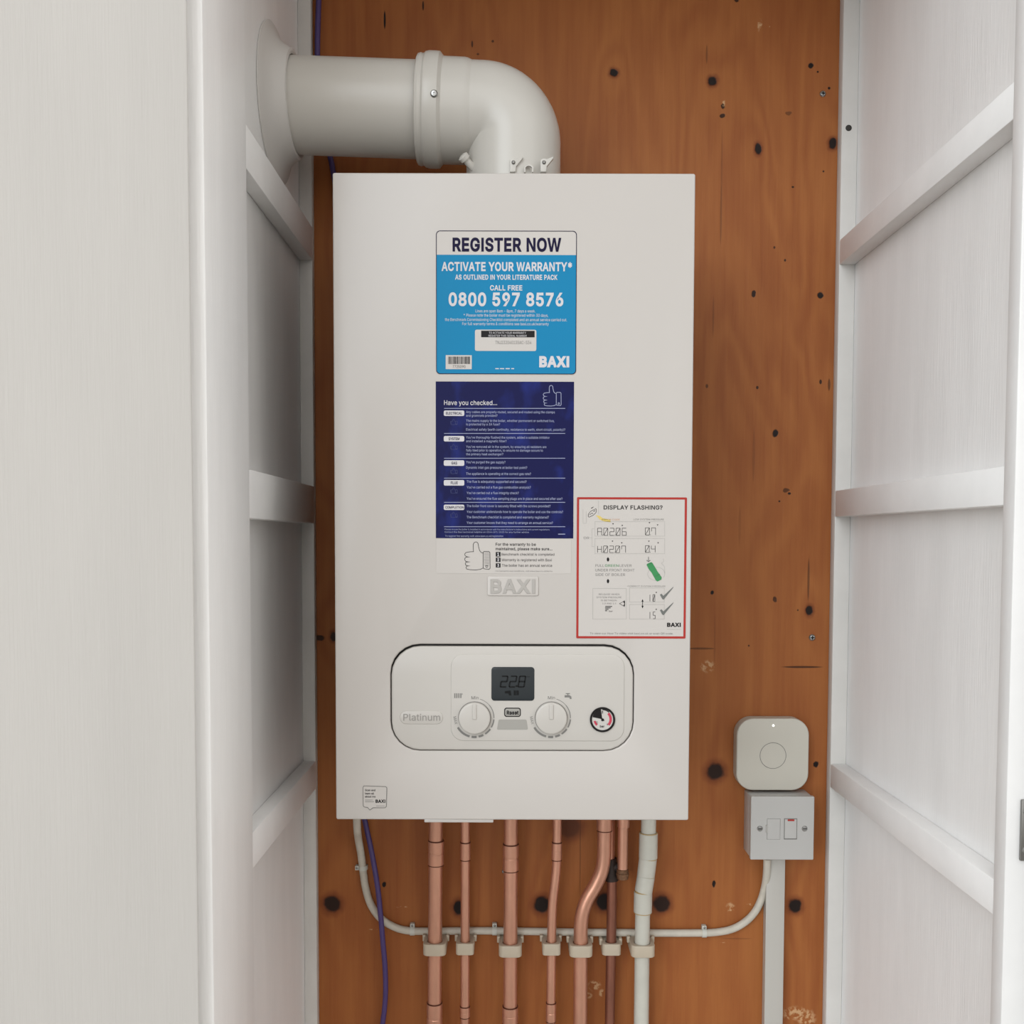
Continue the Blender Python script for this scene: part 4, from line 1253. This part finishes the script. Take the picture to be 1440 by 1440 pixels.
# sweep from boiler top up and over to the left
rb_ = 0.040
hz = axis_at(690)
path = [Vector((axisv.x, FLY, BZ1 + 0.0005))]
zb = axis_at(722).z - rb_ * 1.0
path.append(Vector((axisv.x, FLY, zb)))
n = 20
cx0 = axisv.x - rb_
turn = math.pi / 2 - tilt
for i in range(1, n + 1):
    a = turn * i / n
    path.append(Vector((cx0 + rb_ * math.cos(a), FLY, zb + rb_ * math.sin(a))))
end = axis_at(660)
last = path[-1]
shift = axis_at(720 + (last.x - 0) / fpm).z - last.z
for p in path[1:]:
    p.z += shift
path.append(end)
vecs, faces, NN = [], [], 64
for i, p in enumerate(path):
    if i < 2:
        tdir = Vector((0, 0, 1))
    elif i >= len(path) - 1:
        tdir = hdir
    else:
        a = turn * (i - 1) / n
        tdir = Vector((-math.sin(a), 0, math.cos(a)))
    u = Vector((0, 1, 0))
    v = tdir.cross(u)
    for k in range(NN):
        an = 2 * math.pi * k / NN
        vecs.append(p + (u * math.cos(an) + v * math.sin(an)) * FR)
for i in range(len(path) - 1):
    for k in range(NN):
        faces.append((i * NN + k, i * NN + (k + 1) % NN, (i + 1) * NN + (k + 1) % NN, (i + 1) * NN + k))
bm = bmesh.new()
bv = [bm.verts.new(q) for q in vecs]
for f in faces:
    bm.faces.new([bv[i] for i in f])
obj('bend', bm_to_mesh(bm), 'flue_white', elbow)


def along(px):
    return (axis_at(px) - end).dot(hdir)


sock = [(FR * 0.99, -0.004), (FR * 1.01, -0.001), (FR * 1.035, along(657)), (FR * 1.045, along(653)), (FR * 1.05, along(624)), (FR * 1.09, along(621.5)), (FR * 1.135, along(619)),
        (FR * 1.142, along(614)), (FR * 1.142, along(604)), (FR * 1.125, along(599.5)), (FR * 1.09, along(597)), (FR * 1.09, along(595)), (FR * 1.10, along(592.5)), (FR * 1.085, along(589)), (FR * 1.05, along(587.6)),
        (FR * 1.005, along(587.6)), (FR * 0.97, along(600)), (FR * 0.97, -0.003)]
obj('socket_collar', lathe(sock, end, hdir, 72, closed=True), 'flue_white', elbow, auto=28)
# self-tapping screw on the collar facing the viewer
sp = axis_at(616)
an = math.radians(-6)
scd = (Vector((0, -1, 0)) * math.cos(an) + Vector((0, 0, 1)) * math.sin(an)).normalized()
sc0 = sp + scd * FR * 1.132
obj('screw', lathe([(0.0044, -0.001), (0.0044, 0.0008), (0.003, 0.0024), (0.0012, 0.0026), (0.0008, 0.0016), (0, 0.0016)], sc0, scd, 20), 'steel', elbow)
obj('base_ring', lathe([(FR * 1.003, 0.013), (FR * 1.03, 0.0125), (FR * 1.045, 0.010), (FR * 1.045, 0.003), (FR * 1.06, 0.0), (FR * 0.98, 0.0), (FR * 0.98, 0.012)], (axisv.x, FLY, BZ1 + 0.0003), (0, 0, 1), 64, closed=True), 'flue_white', elbow)
for ex in (723, 766):
    pmn = P(ex, 233, FLY - FR)
    pts = [wp(ex - 6, 243, FLY - FR), wp(ex - 6, 226, FLY - FR), wp(ex - 2, 224, FLY - FR), wp(ex + 3, 225, FLY - FR), wp(ex + 12, 221, FLY - FR), wp(ex + 12, 224, FLY - FR), wp(ex + 3, 235, FLY - FR), wp(ex + 2, 243, FLY - FR)]
    ear = obj('fixing_ear', plate(pts, FLY - FR - 0.0035, 0.006, 0.0007), 'flue_white', elbow)
    q = P(ex - 1, 228.5, FLY - FR - 0.0035)
    obj('ear_screw', lathe([(0.0022, -0.001), (0.0022, 0.0008), (0.0012, 0.0016), (0, 0.0016)], q, (0, -1, 0), 14), 'steel_dull', elbow)
pts = [wp(737, 243, FLY - FR)] + [wp(743.5 - 6.5 * math.cos(math.radians(a)), 237 - 4.5 * math.sin(math.radians(a)), FLY - FR) for a in range(0, 181, 20)] + [wp(750, 243, FLY - FR)]
inner = [wp(739, 243, FLY - FR)] + [wp(743.5 - 4.5 * math.cos(math.radians(a)), 237.5 - 3 * math.sin(math.radians(a)), FLY - FR) for a in range(0, 181, 20)] + [wp(748, 243, FLY - FR)]
obj('sampling_lip', plate(pts + inner[::-1], FLY - FR - 0.003, 0.004), 'flue_white', elbow)
q = P(658, 228, FLY - FR * 0.55)
obj('sampling_plug', lathe([(0.0045, -0.012), (0.0045, 0.004), (0.0065, 0.0045), (0.0065, 0.009), (0.004, 0.0105), (0, 0.0105)], q, Vector((-0.6, -0.45, 0.55)), 20), 'flue_white', elbow)

# straight pipe
pipe_a, pipe_b = axis_at(603), None
t_end = (XL - 0.0 - pipe_a.x) / hdir.x
pipe_b = pipe_a + hdir * (t_end + 0.0)
fl = obj('flue_pipe', tube([pipe_a, pipe_b], FR * 0.965, 72), 'flue_white')
tag(recentre(fl), 'straight white flue pipe running from the elbow to the left wall', 'flue pipe')
# flared wall seal
fc = pipe_b
Rr = 0.0925
flp = [(Rr, 0.0004), (Rr, 0.0022), (Rr * 0.975, 0.0036), (Rr * 0.90, 0.0058), (Rr * 0.80, 0.0105), (Rr * 0.73, 0.0165), (Rr * 0.695, 0.0225), (Rr * 0.675, 0.0262), (Rr * 0.645, 0.0272), (FR * 0.975, 0.0262), (FR * 0.975, 0.0004)]
fo = obj('flue_wall_seal', lathe(flp, fc, (1, 0, 0), 72, closed=True), 'rubber_white')
tag(recentre(fo), 'flared white rubber seal where the flue meets the left wall', 'flue seal')

# =================================================================== PIPES
PYC = -0.032
ppm = (PYC - CAM.y) / F
ZBT = BZ0 - 0.0          # pipes end at the casing's underside
PB = 0.62                # pipes run on below the picture


def pp(px, py, Y=PYC):
    return P(px, py, Y)


def top_of(px, Y=PYC):
    q = P(px, 1160, Y)
    return Vector((q.x, Y, BZ0 + 0.0012))


def pipe_path(pts):
    """photo points from top to bottom; starts under the boiler, runs on down out of the picture"""
    w = [pp(*q) for q in pts]
    w[0] = Vector((w[0].x, w[0].y, BZ0 + 0.0012))
    l = w[-1]
    w.append(Vector((l.x, l.y, PB)))
    return w


def coupler(parent, px0, py0, px1, py1, r, material='copper', seam=True):
    a_, b2 = pp(px0, py0), pp(px1, py1)
    d = b2 - a_
    L_ = d.length
    pr = [(r * 0.93, 0), (r, 0.0008), (r, L_ * 0.46), (r * 0.972, L_ * 0.48), (r * 0.972, L_ * 0.52), (r, L_ * 0.54), (r, L_ - 0.0008), (r * 0.93, L_)]
    obj('coupler', lathe(pr, a_, d, 32), material, parent, auto=8)
    for t in (0.0, L_):
        c_ = a_ + d.normalized() * t
        obj('solder_ring', lathe([(r * 0.9, -0.0009), (r * 0.985, -0.0007), (r * 0.985, 0.0007), (r * 0.9, 0.0009)], c_, d, 24, closed=True), 'copper_joint', parent)


def copper_pipe(label, pts, r, couplers, material='copper', bend=0):
    w = pipe_path(pts)
    root = thing('dark_copper_pipe' if material == 'copper_dark' else 'copper_pipe', label, 'pipe', (w[-1].x, w[-1].y, PB), 'copper pipes under the boiler')
    obj('tube', tube(w if not bend else smooth_path(w, bend), r, 28), material, root)
    for (a_, b2, c_, d_) in couplers:
        coupler(root, a_, b2, c_, d_, r * 1.14)
    return root


r22, r15 = 0.0098, 0.0064
copper_pipe('thick copper pipe furthest left under the boiler', [(613.5, 1155), (611, 1440)], r22, [(613.3, 1182, 613, 1216), (611.2, 1410, 611, 1450)])
copper_pipe('thin straight copper pipe second from the left under the boiler', [(654.5, 1155), (653.8, 1440)], r15, [(654.5, 1184.5, 654.4, 1209), (653.9, 1415, 653.8, 1430)])
p3 = copper_pipe('thick copper pipe third from the left with a drip at its coupler', [(718.5, 1155), (717.4, 1440)], r22, [(718.4, 1187, 718.2, 1224), (717.5, 1415, 717.4, 1438)])
q = pp(706.8, 1222.5)
obj('solder_drip', lathe([(0, 0), (0.0016, 0.0012), (0.0019, 0.003), (0.0012, 0.0056), (0.0005, 0.008), (0, 0.0086)], (q.x + 0.0008, PYC, q.z - 0.006), (0, 0, 1), 14), 'steel_dull', p3)
copper_pipe('thin copper pipe with a slight bend, fourth from the left', [(784, 1155), (783.3, 1185), (782.8, 1215), (780.5, 1240), (777.3, 1268), (776, 1300), (775.5, 1340), (774.6, 1440)], r15,
            [(783.3, 1184.5, 782.8, 1209), (774.9, 1410, 774.7, 1436)], bend=6)
e = copper_pipe('thick copper pipe with a wide sideways bend', [(850.3, 1155), (849.8, 1180), (849.2, 1205), (846, 1225), (837, 1245), (827, 1262), (820, 1280), (817, 1300), (816.5, 1325), (816, 1440)], r22, [], bend=8)
obj('coupler', lathe([(r22 * 0.95, 0), (r22 * 1.12, 0.0008), (r22 * 1.12, 0.0725), (r22 * 0.95, 0.074)], pp(850, 1167.5), (0, 0, 1), 32), 'copper', e)
obj('solder_ring', lathe([(r22 * 0.95, -0.001), (r22 * 1.1, -0.0008), (r22 * 1.1, 0.0008), (r22 * 0.95, 0.001)], pp(850, 1167.5), (0, 0, 1), 24, closed=True), 'copper_joint', e)

# the thin pipe behind the bend, ending in a dark tee over an oxidised pipe
YB = -0.020
w = [P(858, 1155, YB), P(858, 1208, YB)]
w[0].z = BZ0 + 0.0012
dk = thing('dark_copper_pipe', 'dark oxidised pipe with a blackened tee behind the bent pipe', 'pipe', (P(858, 1440, YB).x, YB, PB), 'copper pipes under the boiler')
obj('upper_tube', tube(w, 0.0066, 24), 'copper', dk)
obj('tee_fitting', join([tube([P(858, 1207, YB), P(859.5, 1222, YB), P(860.5, 1238, YB)], 0.0092, 24), tube([P(855, 1219, YB), P(867.5, 1219, YB)], 0.0085, 24)]), 'tee_dark', dk)
lw = [P(860.5, 1236, YB), P(860.3, 1270, YB), P(859.6, 1320, YB), P(857.5, 1440, YB)]
lw.append(Vector((lw[-1].x, YB, PB)))
obj('lower_tube', tube(smooth_path(lw, 5), 0.0070, 24), 'copper_dark', dk)

w = [P(877, 1155, PYC), P(875.5, 1222, PYC)]
w[0].z = BZ0 + 0.0012
sh = thing('discharge_pipe', 'short copper stub pipe ending in a dirty fitting beside the waste pipe', 'pipe', tuple(P(875.3, 1236, PYC)), 'copper pipes under the boiler')
obj('tube', tube(w, 0.0071, 24), 'copper', sh)
obj('coupler', lathe([(0.0072, 0), (0.0083, 0.0006), (0.0083, 0.075), (0.0072, 0.0755)], P(876.8, 1163.5, PYC), (0, 0, 1), 28), 'copper', sh)
q = P(875.3, 1236, PYC)
obj('end_fitting', lathe([(0.0066, 0), (0.0082, 0.0006), (0.0082, 0.0045), (0.0090, 0.0050), (0.0090, 0.0085), (0.0082, 0.009), (0.0082, 0.0135), (0.0072, 0.0145)], q, (0, 0, 1), 24), 'brass_dirty', sh)

# white condensate waste
wpnts = [(913, 1155), (911.8, 1176), (911.5, 1203), (910, 1222), (906, 1245), (904.2, 1258), (903.6, 1290), (903, 1330), (901.8, 1440)]
ww = [pp(*q) for q in wpnts]
ww[0].z = BZ0 + 0.0012
ww.append(Vector((ww[-1].x, ww[-1].y, PB)))
ws = thing('waste_pipe', 'white plastic waste pipe with offset elbows, furthest right under the boiler', 'pipe', tuple(ww[-1]))
obj('tube', tube(smooth_path(ww, 5), 0.0104, 28), 'waste_white', ws)


def sleeve(x0, y0, x1, y1, r, parent=ws, name='elbow_sleeve'):
    a_, b2 = pp(x0, y0), pp(x1, y1)
    d = b2 - a_
    obj(name, lathe([(r * 0.9, 0), (r, 0.001), (r, d.length - 0.001), (r * 0.9, d.length)], a_, d, 32), 'waste_white', parent)
    for c_ in (a_, b2):
        obj('glue_bead', lathe([(r * 0.85, -0.0007), (r * 0.955, -0.0006), (r * 0.955, 0.0006), (r * 0.85, 0.0007)], c_, d, 24, closed=True), 'glue_yellow', parent)


sleeve(912, 1171, 911.4, 1207, 0.0129)
sleeve(911.4, 1206, 908.2, 1232, 0.0124)
sleeve(908.6, 1231, 904.8, 1254, 0.0124)
sleeve(904.4, 1253.5, 903.9, 1283, 0.0127)

# pipe clips ---------------------------------------------------------------------
clips = [(611.8, 1331, r22, PYC, 'pipe clip around the thick copper pipe furthest left'), (654.2, 1331, r15, PYC, 'small pipe clip around the second copper pipe'),
         (717.6, 1333, r22, PYC, 'pipe clip around the third, thick copper pipe'), (775.2, 1331.5, r15, PYC, 'small pipe clip around the slightly bent thin pipe'),
         (816.4, 1333, r22, PYC, 'pipe clip around the copper pipe with the wide bend'), (859.2, 1331.5, 0.0070, YB, 'small pipe clip around the dark oxidised pipe'),
         (902.9, 1333, 0.0104, PYC, 'pipe clip around the white waste pipe')]
for (x, y, r, Y, lab) in clips:
    c_ = P(x, y, Y)
    hw = r + 0.0062
    hh = 0.0082
    th = 0.0052
    outer = []
    yb = -0.0004
    yf = Y - r - th
    rc = r * 0.8
    outer = [(c_.x - hw, yb), (c_.x - hw, yf + rc)]
    outer += [(c_.x - hw + rc - rc * math.cos(math.radians(a)), yf + rc - rc * math.sin(math.radians(a))) for a in range(15, 90, 15)]
    outer += [(c_.x + hw - rc + rc * math.sin(math.radians(a)), yf + rc - rc * math.cos(math.radians(a))) for a in range(0, 90, 15)]
    outer += [(c_.x + hw, yf + rc), (c_.x + hw, yb)]
    hole = circ(c_.x, Y, r + 0.0006, 28)
    root = thing('pipe_clip', 'white nylon ' + lab, 'clip', (c_.x, -0.0004, c_.z - hh), 'white pipe clips in a row below the boiler')
    obj('clip_body', slab([outer, hole], c_.z - hh, c_.z + hh, 0.0011), 'clip_nylon', root)
    for s in (-1, 1):
        xx = c_.x + s * (hw + 0.0006)
        obj('clip_ear', box(xx - 0.0022, xx + 0.0022, -0.017, -0.0006, c_.z + hh * 0.15, c_.z + hh * 1.25, 0.0006), 'clip_nylon', root)

# =================================================================== CABLES
CY = -0.0058
cp = [(502, 1158, -0.05), (504, 1180, -0.02), (507.5, 1200, -0.012), (510.3, 1222, CY), (514, 1248, CY), (521, 1271, CY), (533, 1289, CY), (551, 1302, CY), (572, 1308.5, CY), (600, 1309.5, CY),
      (650, 1309, CY), (700, 1309, CY), (760, 1310, CY), (820, 1311, CY), (880, 1311.5, CY), (930, 1312, CY), (975, 1312, CY), (1003, 1311.3, CY), (1028, 1307, CY), (1047, 1297, CY), (1061, 1283, CY), (1070, 1266, CY),
      (1075.5, 1247, CY - 0.003), (1078, 1230, CY - 0.01), (1079, 1207.5, CY - 0.014)]
cw_ = [P(*q) for q in cp]
cw_.insert(0, Vector((cw_[0].x - 0.001, -0.055, BZ0 + 0.0012)))
wc = obj('white_cable', tube(cw_, 0.0053, 14, sub=5), 'cable_white')
tag(recentre(wc), 'white mains cable looping from the boiler to the fused switch box', 'cable')
for (x, y, ang, lab) in ((510.6, 1220, 90, 'on the downward run at the left'), (580, 1309.2, 0, 'left of the copper pipes'), (695.5, 1309, 0, 'between the second and third copper pipes'), (990, 1312, 0, 'under the plywood right of the pipes')):
    c_ = P(x, y, CY)
    if lab.startswith('under'):
        lab = 'on the run right of the waste pipe'
    hw_ = 0.0032
    prof = [(-0.0062, -0.0003), (-0.0062, -0.0058)] + [(-0.0062 * math.cos(math.radians(a)), -0.0058 - 0.0062 * math.sin(math.radians(a))) for a in range(15, 180, 15)] + [(0.0062, -0.0058), (0.0062, -0.0003)]
    inn = circ(0, -0.0058, 0.0054, 20)
    me = slab([prof, inn], -hw_, hw_)
    ex_ = box(-0.0112, -0.0060, -0.0085, -0.0003, -hw_, hw_, 0.0008)
    # local frame: cable runs along local z
    mtx = Matrix.Translation((c_.x, 0, c_.z)) @ Matrix.Rotation(math.radians(90 - ang), 4, 'Y')
    root = thing('cable_clip', 'small white cable clip ' + lab, 'clip', (c_.x, -0.0003, c_.z), 'cable clips on the white cable')
    me.transform(mtx)
    ex_.transform(mtx)
    obj('hook', me, 'plastic_matt', root)
    obj('nail_block', ex_, 'plastic_matt', root)
    nl = lathe([(0.0017, 0), (0.0017, 0.0008), (0.0008, 0.0013), (0, 0.0013)], mtx @ Vector((-0.0086, -0.0085, 0)), (0, -1, 0), 12)
    obj('nail', nl, 'steel_dull', root)

pc = [(449.5, -40, -0.006), (447.5, 20, -0.006), (446.5, 60, -0.006), (447, 110, -0.006), (452, 170, -0.006), (470, 250, -0.006), (486, 400, -0.006), (490, 700, -0.006), (494, 950, -0.006), (505, 1110, -0.008),
      (514, 1158, -0.012), (521, 1190, -0.014), (527.5, 1225, -0.017), (532, 1255, -0.0185), (535.5, 1290, -0.0195), (538.5, 1325, -0.0195), (541.5, 1360, -0.018), (542.2, 1395, -0.016), (540, 1425, -0.014), (535, 1460, -0.012), (528, 1520, -0.01), (524, 1640, -0.008)]
pw = [P(*q) for q in pc]
pu = obj('purple_cable', tube(pw, 0.0037, 12, sub=5), 'cable_purple')
tag(recentre(pu), 'thin purple cable hanging behind the boiler and down the left', 'cable')

# =================================================================== HUB, FUSED SPUR, TRUNKING
hY = -0.0235
h0, h1 = P(1036, 1060, hY), P(1137.6, 1060, hY)
ht, hb = P(1087, 1010.6, hY), P(1087, 1111.6, hY)
hub = thing('heating_hub', 'white rounded square wireless hub with a ring button above the switch', 'hub', ((h0.x + h1.x) / 2, 0, hb.z))
obj('housing', plate(rrect(h0.x, hb.z, h1.x, ht.z, 0.0235, 10), hY, 0.023, 0.0022, 4), 'hub_white', hub)
hc = P(1087, 1062.6, hY)
obj('ring_button', flat([circ(hc.x, hc.z, 0.0185, 56), circ(hc.x, hc.z, 0.0178, 56)[::-1]], hY - 0.0002), 'ink_grey', hub, smooth=False)
lp = P(1087.5, 1020.3, hY)
obj('status_light', lathe([(0.0015, 0), (0.0015, 0.0003), (0, 0.0006)], (lp.x, hY, lp.z), (0, -1, 0), 16), 'led', hub)

sY = -0.047
a0, a1 = P(1055.8, 1165, sY), P(1144.8, 1165, sY)
at, ab = P(1100, 1120.3, sY), P(1100, 1209.2, sY)
spur = thing('fused_switch', 'white square fused switch on a surface box under the hub', 'switch', ((a0.x + a1.x) / 2, 0, ab.z))
obj('back_box', box(a0.x + 0.0008, a1.x - 0.0008, sY + 0.0082, -0.0003, ab.z + 0.0008, at.z - 0.0008, 0.002), 'spur_white', spur)
pl = obj('face_plate', plate(rrect(a0.x, ab.z, a1.x, at.z, 0.0015, 4), sY, 0.008, 0.0011), 'spur_white', spur)


def c8(x, y):
    return (960 + x / 3.132, 980 + y / 3.132)


def r8(x0, y0, x1, y1, r=0.5):
    a_, b2 = c8(x0, y0), c8(x1, y1)
    return rectpx(a_[0], a_[1], b2[0], b2[1], sY, r)


fz = obj('fuse_carrier', plate(r8(372, 537, 429, 627), sY - 0.0009, 0.003, 0.0005), 'spur_white', spur)
obj('carrier_outline', flat([r8(371, 536, 430, 628), r8(374, 539, 427.5, 625.5)[::-1]], sY - 0.00015), 'ink_grey', fz, smooth=False)
obj('carrier_notch', plate(r8(366, 565, 374, 597), sY - 0.0011, 0.002, 0.0003), 'ink_light', fz)
obj('rocker_surround', flat([r8(446, 535, 504, 628), r8(449.5, 538, 500.5, 623)[::-1]], sY - 0.0002), 'ink_grey', spur, smooth=False)
me = plate(r8(449, 538, 501, 623), sY - 0.0012, 0.004, 0.0005)
rk = obj('rocker', me, 'spur_white', spur)
obj('red_mark', flat(r8(461, 538, 491, 546), sY - 0.0014), 'sticker_red', rk, smooth=False)
for sx_ in (340, 537):
    q = P(*c8(sx_, 580), sY)
    s_ = obj('screw', lathe([(0.0039, -0.001), (0.0039, 0.0005), (0.0030, 0.0013), (0, 0.0016)], q, (0, -1, 0), 24), 'steel', spur)
    obj('screw_slot', box(q.x - 0.0026, q.x + 0.0026, q.y - 0.00172, q.y - 0.0012, q.z - 0.0005, q.z + 0.0005), 'black', s_, smooth=False)

tY = -0.0165
b0, b1 = P(1076.5, 1320, tY), P(1102.6, 1320, tY)
tr = thing('cable_trunking', 'white plastic trunking running down from the fused switch', 'trunking', ((b0.x + b1.x) / 2, 0, PB))
ztr = ab.z + 0.0008
obj('channel', box(b0.x + 0.0006, b1.x - 0.0006, tY + 0.003, -0.0003, PB, ztr), 'plastic_white', tr, smooth=False)
obj('lid', box(b0.x, b1.x, tY, tY + 0.0032, PB, ztr, 0.0007), 'plastic_white', tr)

# =================================================================== SMALL FIXINGS
for (x, y, r, lab) in ((1157, 132, 0.0042, 'small steel screw head in the plywood near the top right'), (1142, 896.5, 0.0046, 'small steel screw head in the plywood beside the red-framed sticker')):
    q = P(x, y, -0.0002)
    root = thing('wall_screw', lab, 'screw', tuple(q))
    obj('head', lathe([(r, -0.0001), (r, 0.0006), (r * 0.75, 0.0018), (0, 0.0022)], q, (0, -1, 0), 20), 'steel', root)
    obj('cross_slot', join([box(q.x - r * .6, q.x + r * .6, q.y - 0.0026, q.y - 0.0018, q.z - r * .14, q.z + r * .14), box(q.x - r * .14, q.x + r * .14, q.y - 0.0026, q.y - 0.0018, q.z - r * .6, q.z + r * .6)]), 'black', root, smooth=False)
q = P(1191.5, 180, -0.018)
qs = Vector((RR + 0.0095, -0.0181, q.z))
o = obj('wood_screw', lathe([(0.0042, -0.0006), (0.0042, 0.0003), (0.0026, 0.0008), (0, 0.0003)], qs, (0, -1, 0), 18), 'nail_dark')
tag(recentre(o), 'dark screw head sunk in the white corner stud at the upper right', 'screw')
# latch plate on the edge of the right-hand frame
l0, l1 = P(1436.2, 1168, YF - 0.003), P(1440, 1125, YF - 0.003)
l2 = P(1440, 1211, YF - 0.003)
root = thing('latch_plate', 'steel latch plate on the white frame edge at the far right', 'latch', (0.461, YF, l2.z))
obj('plate', box(l0.x, 0.4685, YF - 0.0032, YF + 0.0003, l2.z, l1.z, 0.0008), 'steel_dull', root)
for zz in (0.18, 0.82):
    obj('screw', lathe([(0.0032, 0), (0.0028, 0.001), (0, 0.0014)], (0.4622, YF - 0.0032, l2.z + (l1.z - l2.z) * zz), (0, -1, 0), 16), 'steel', root)
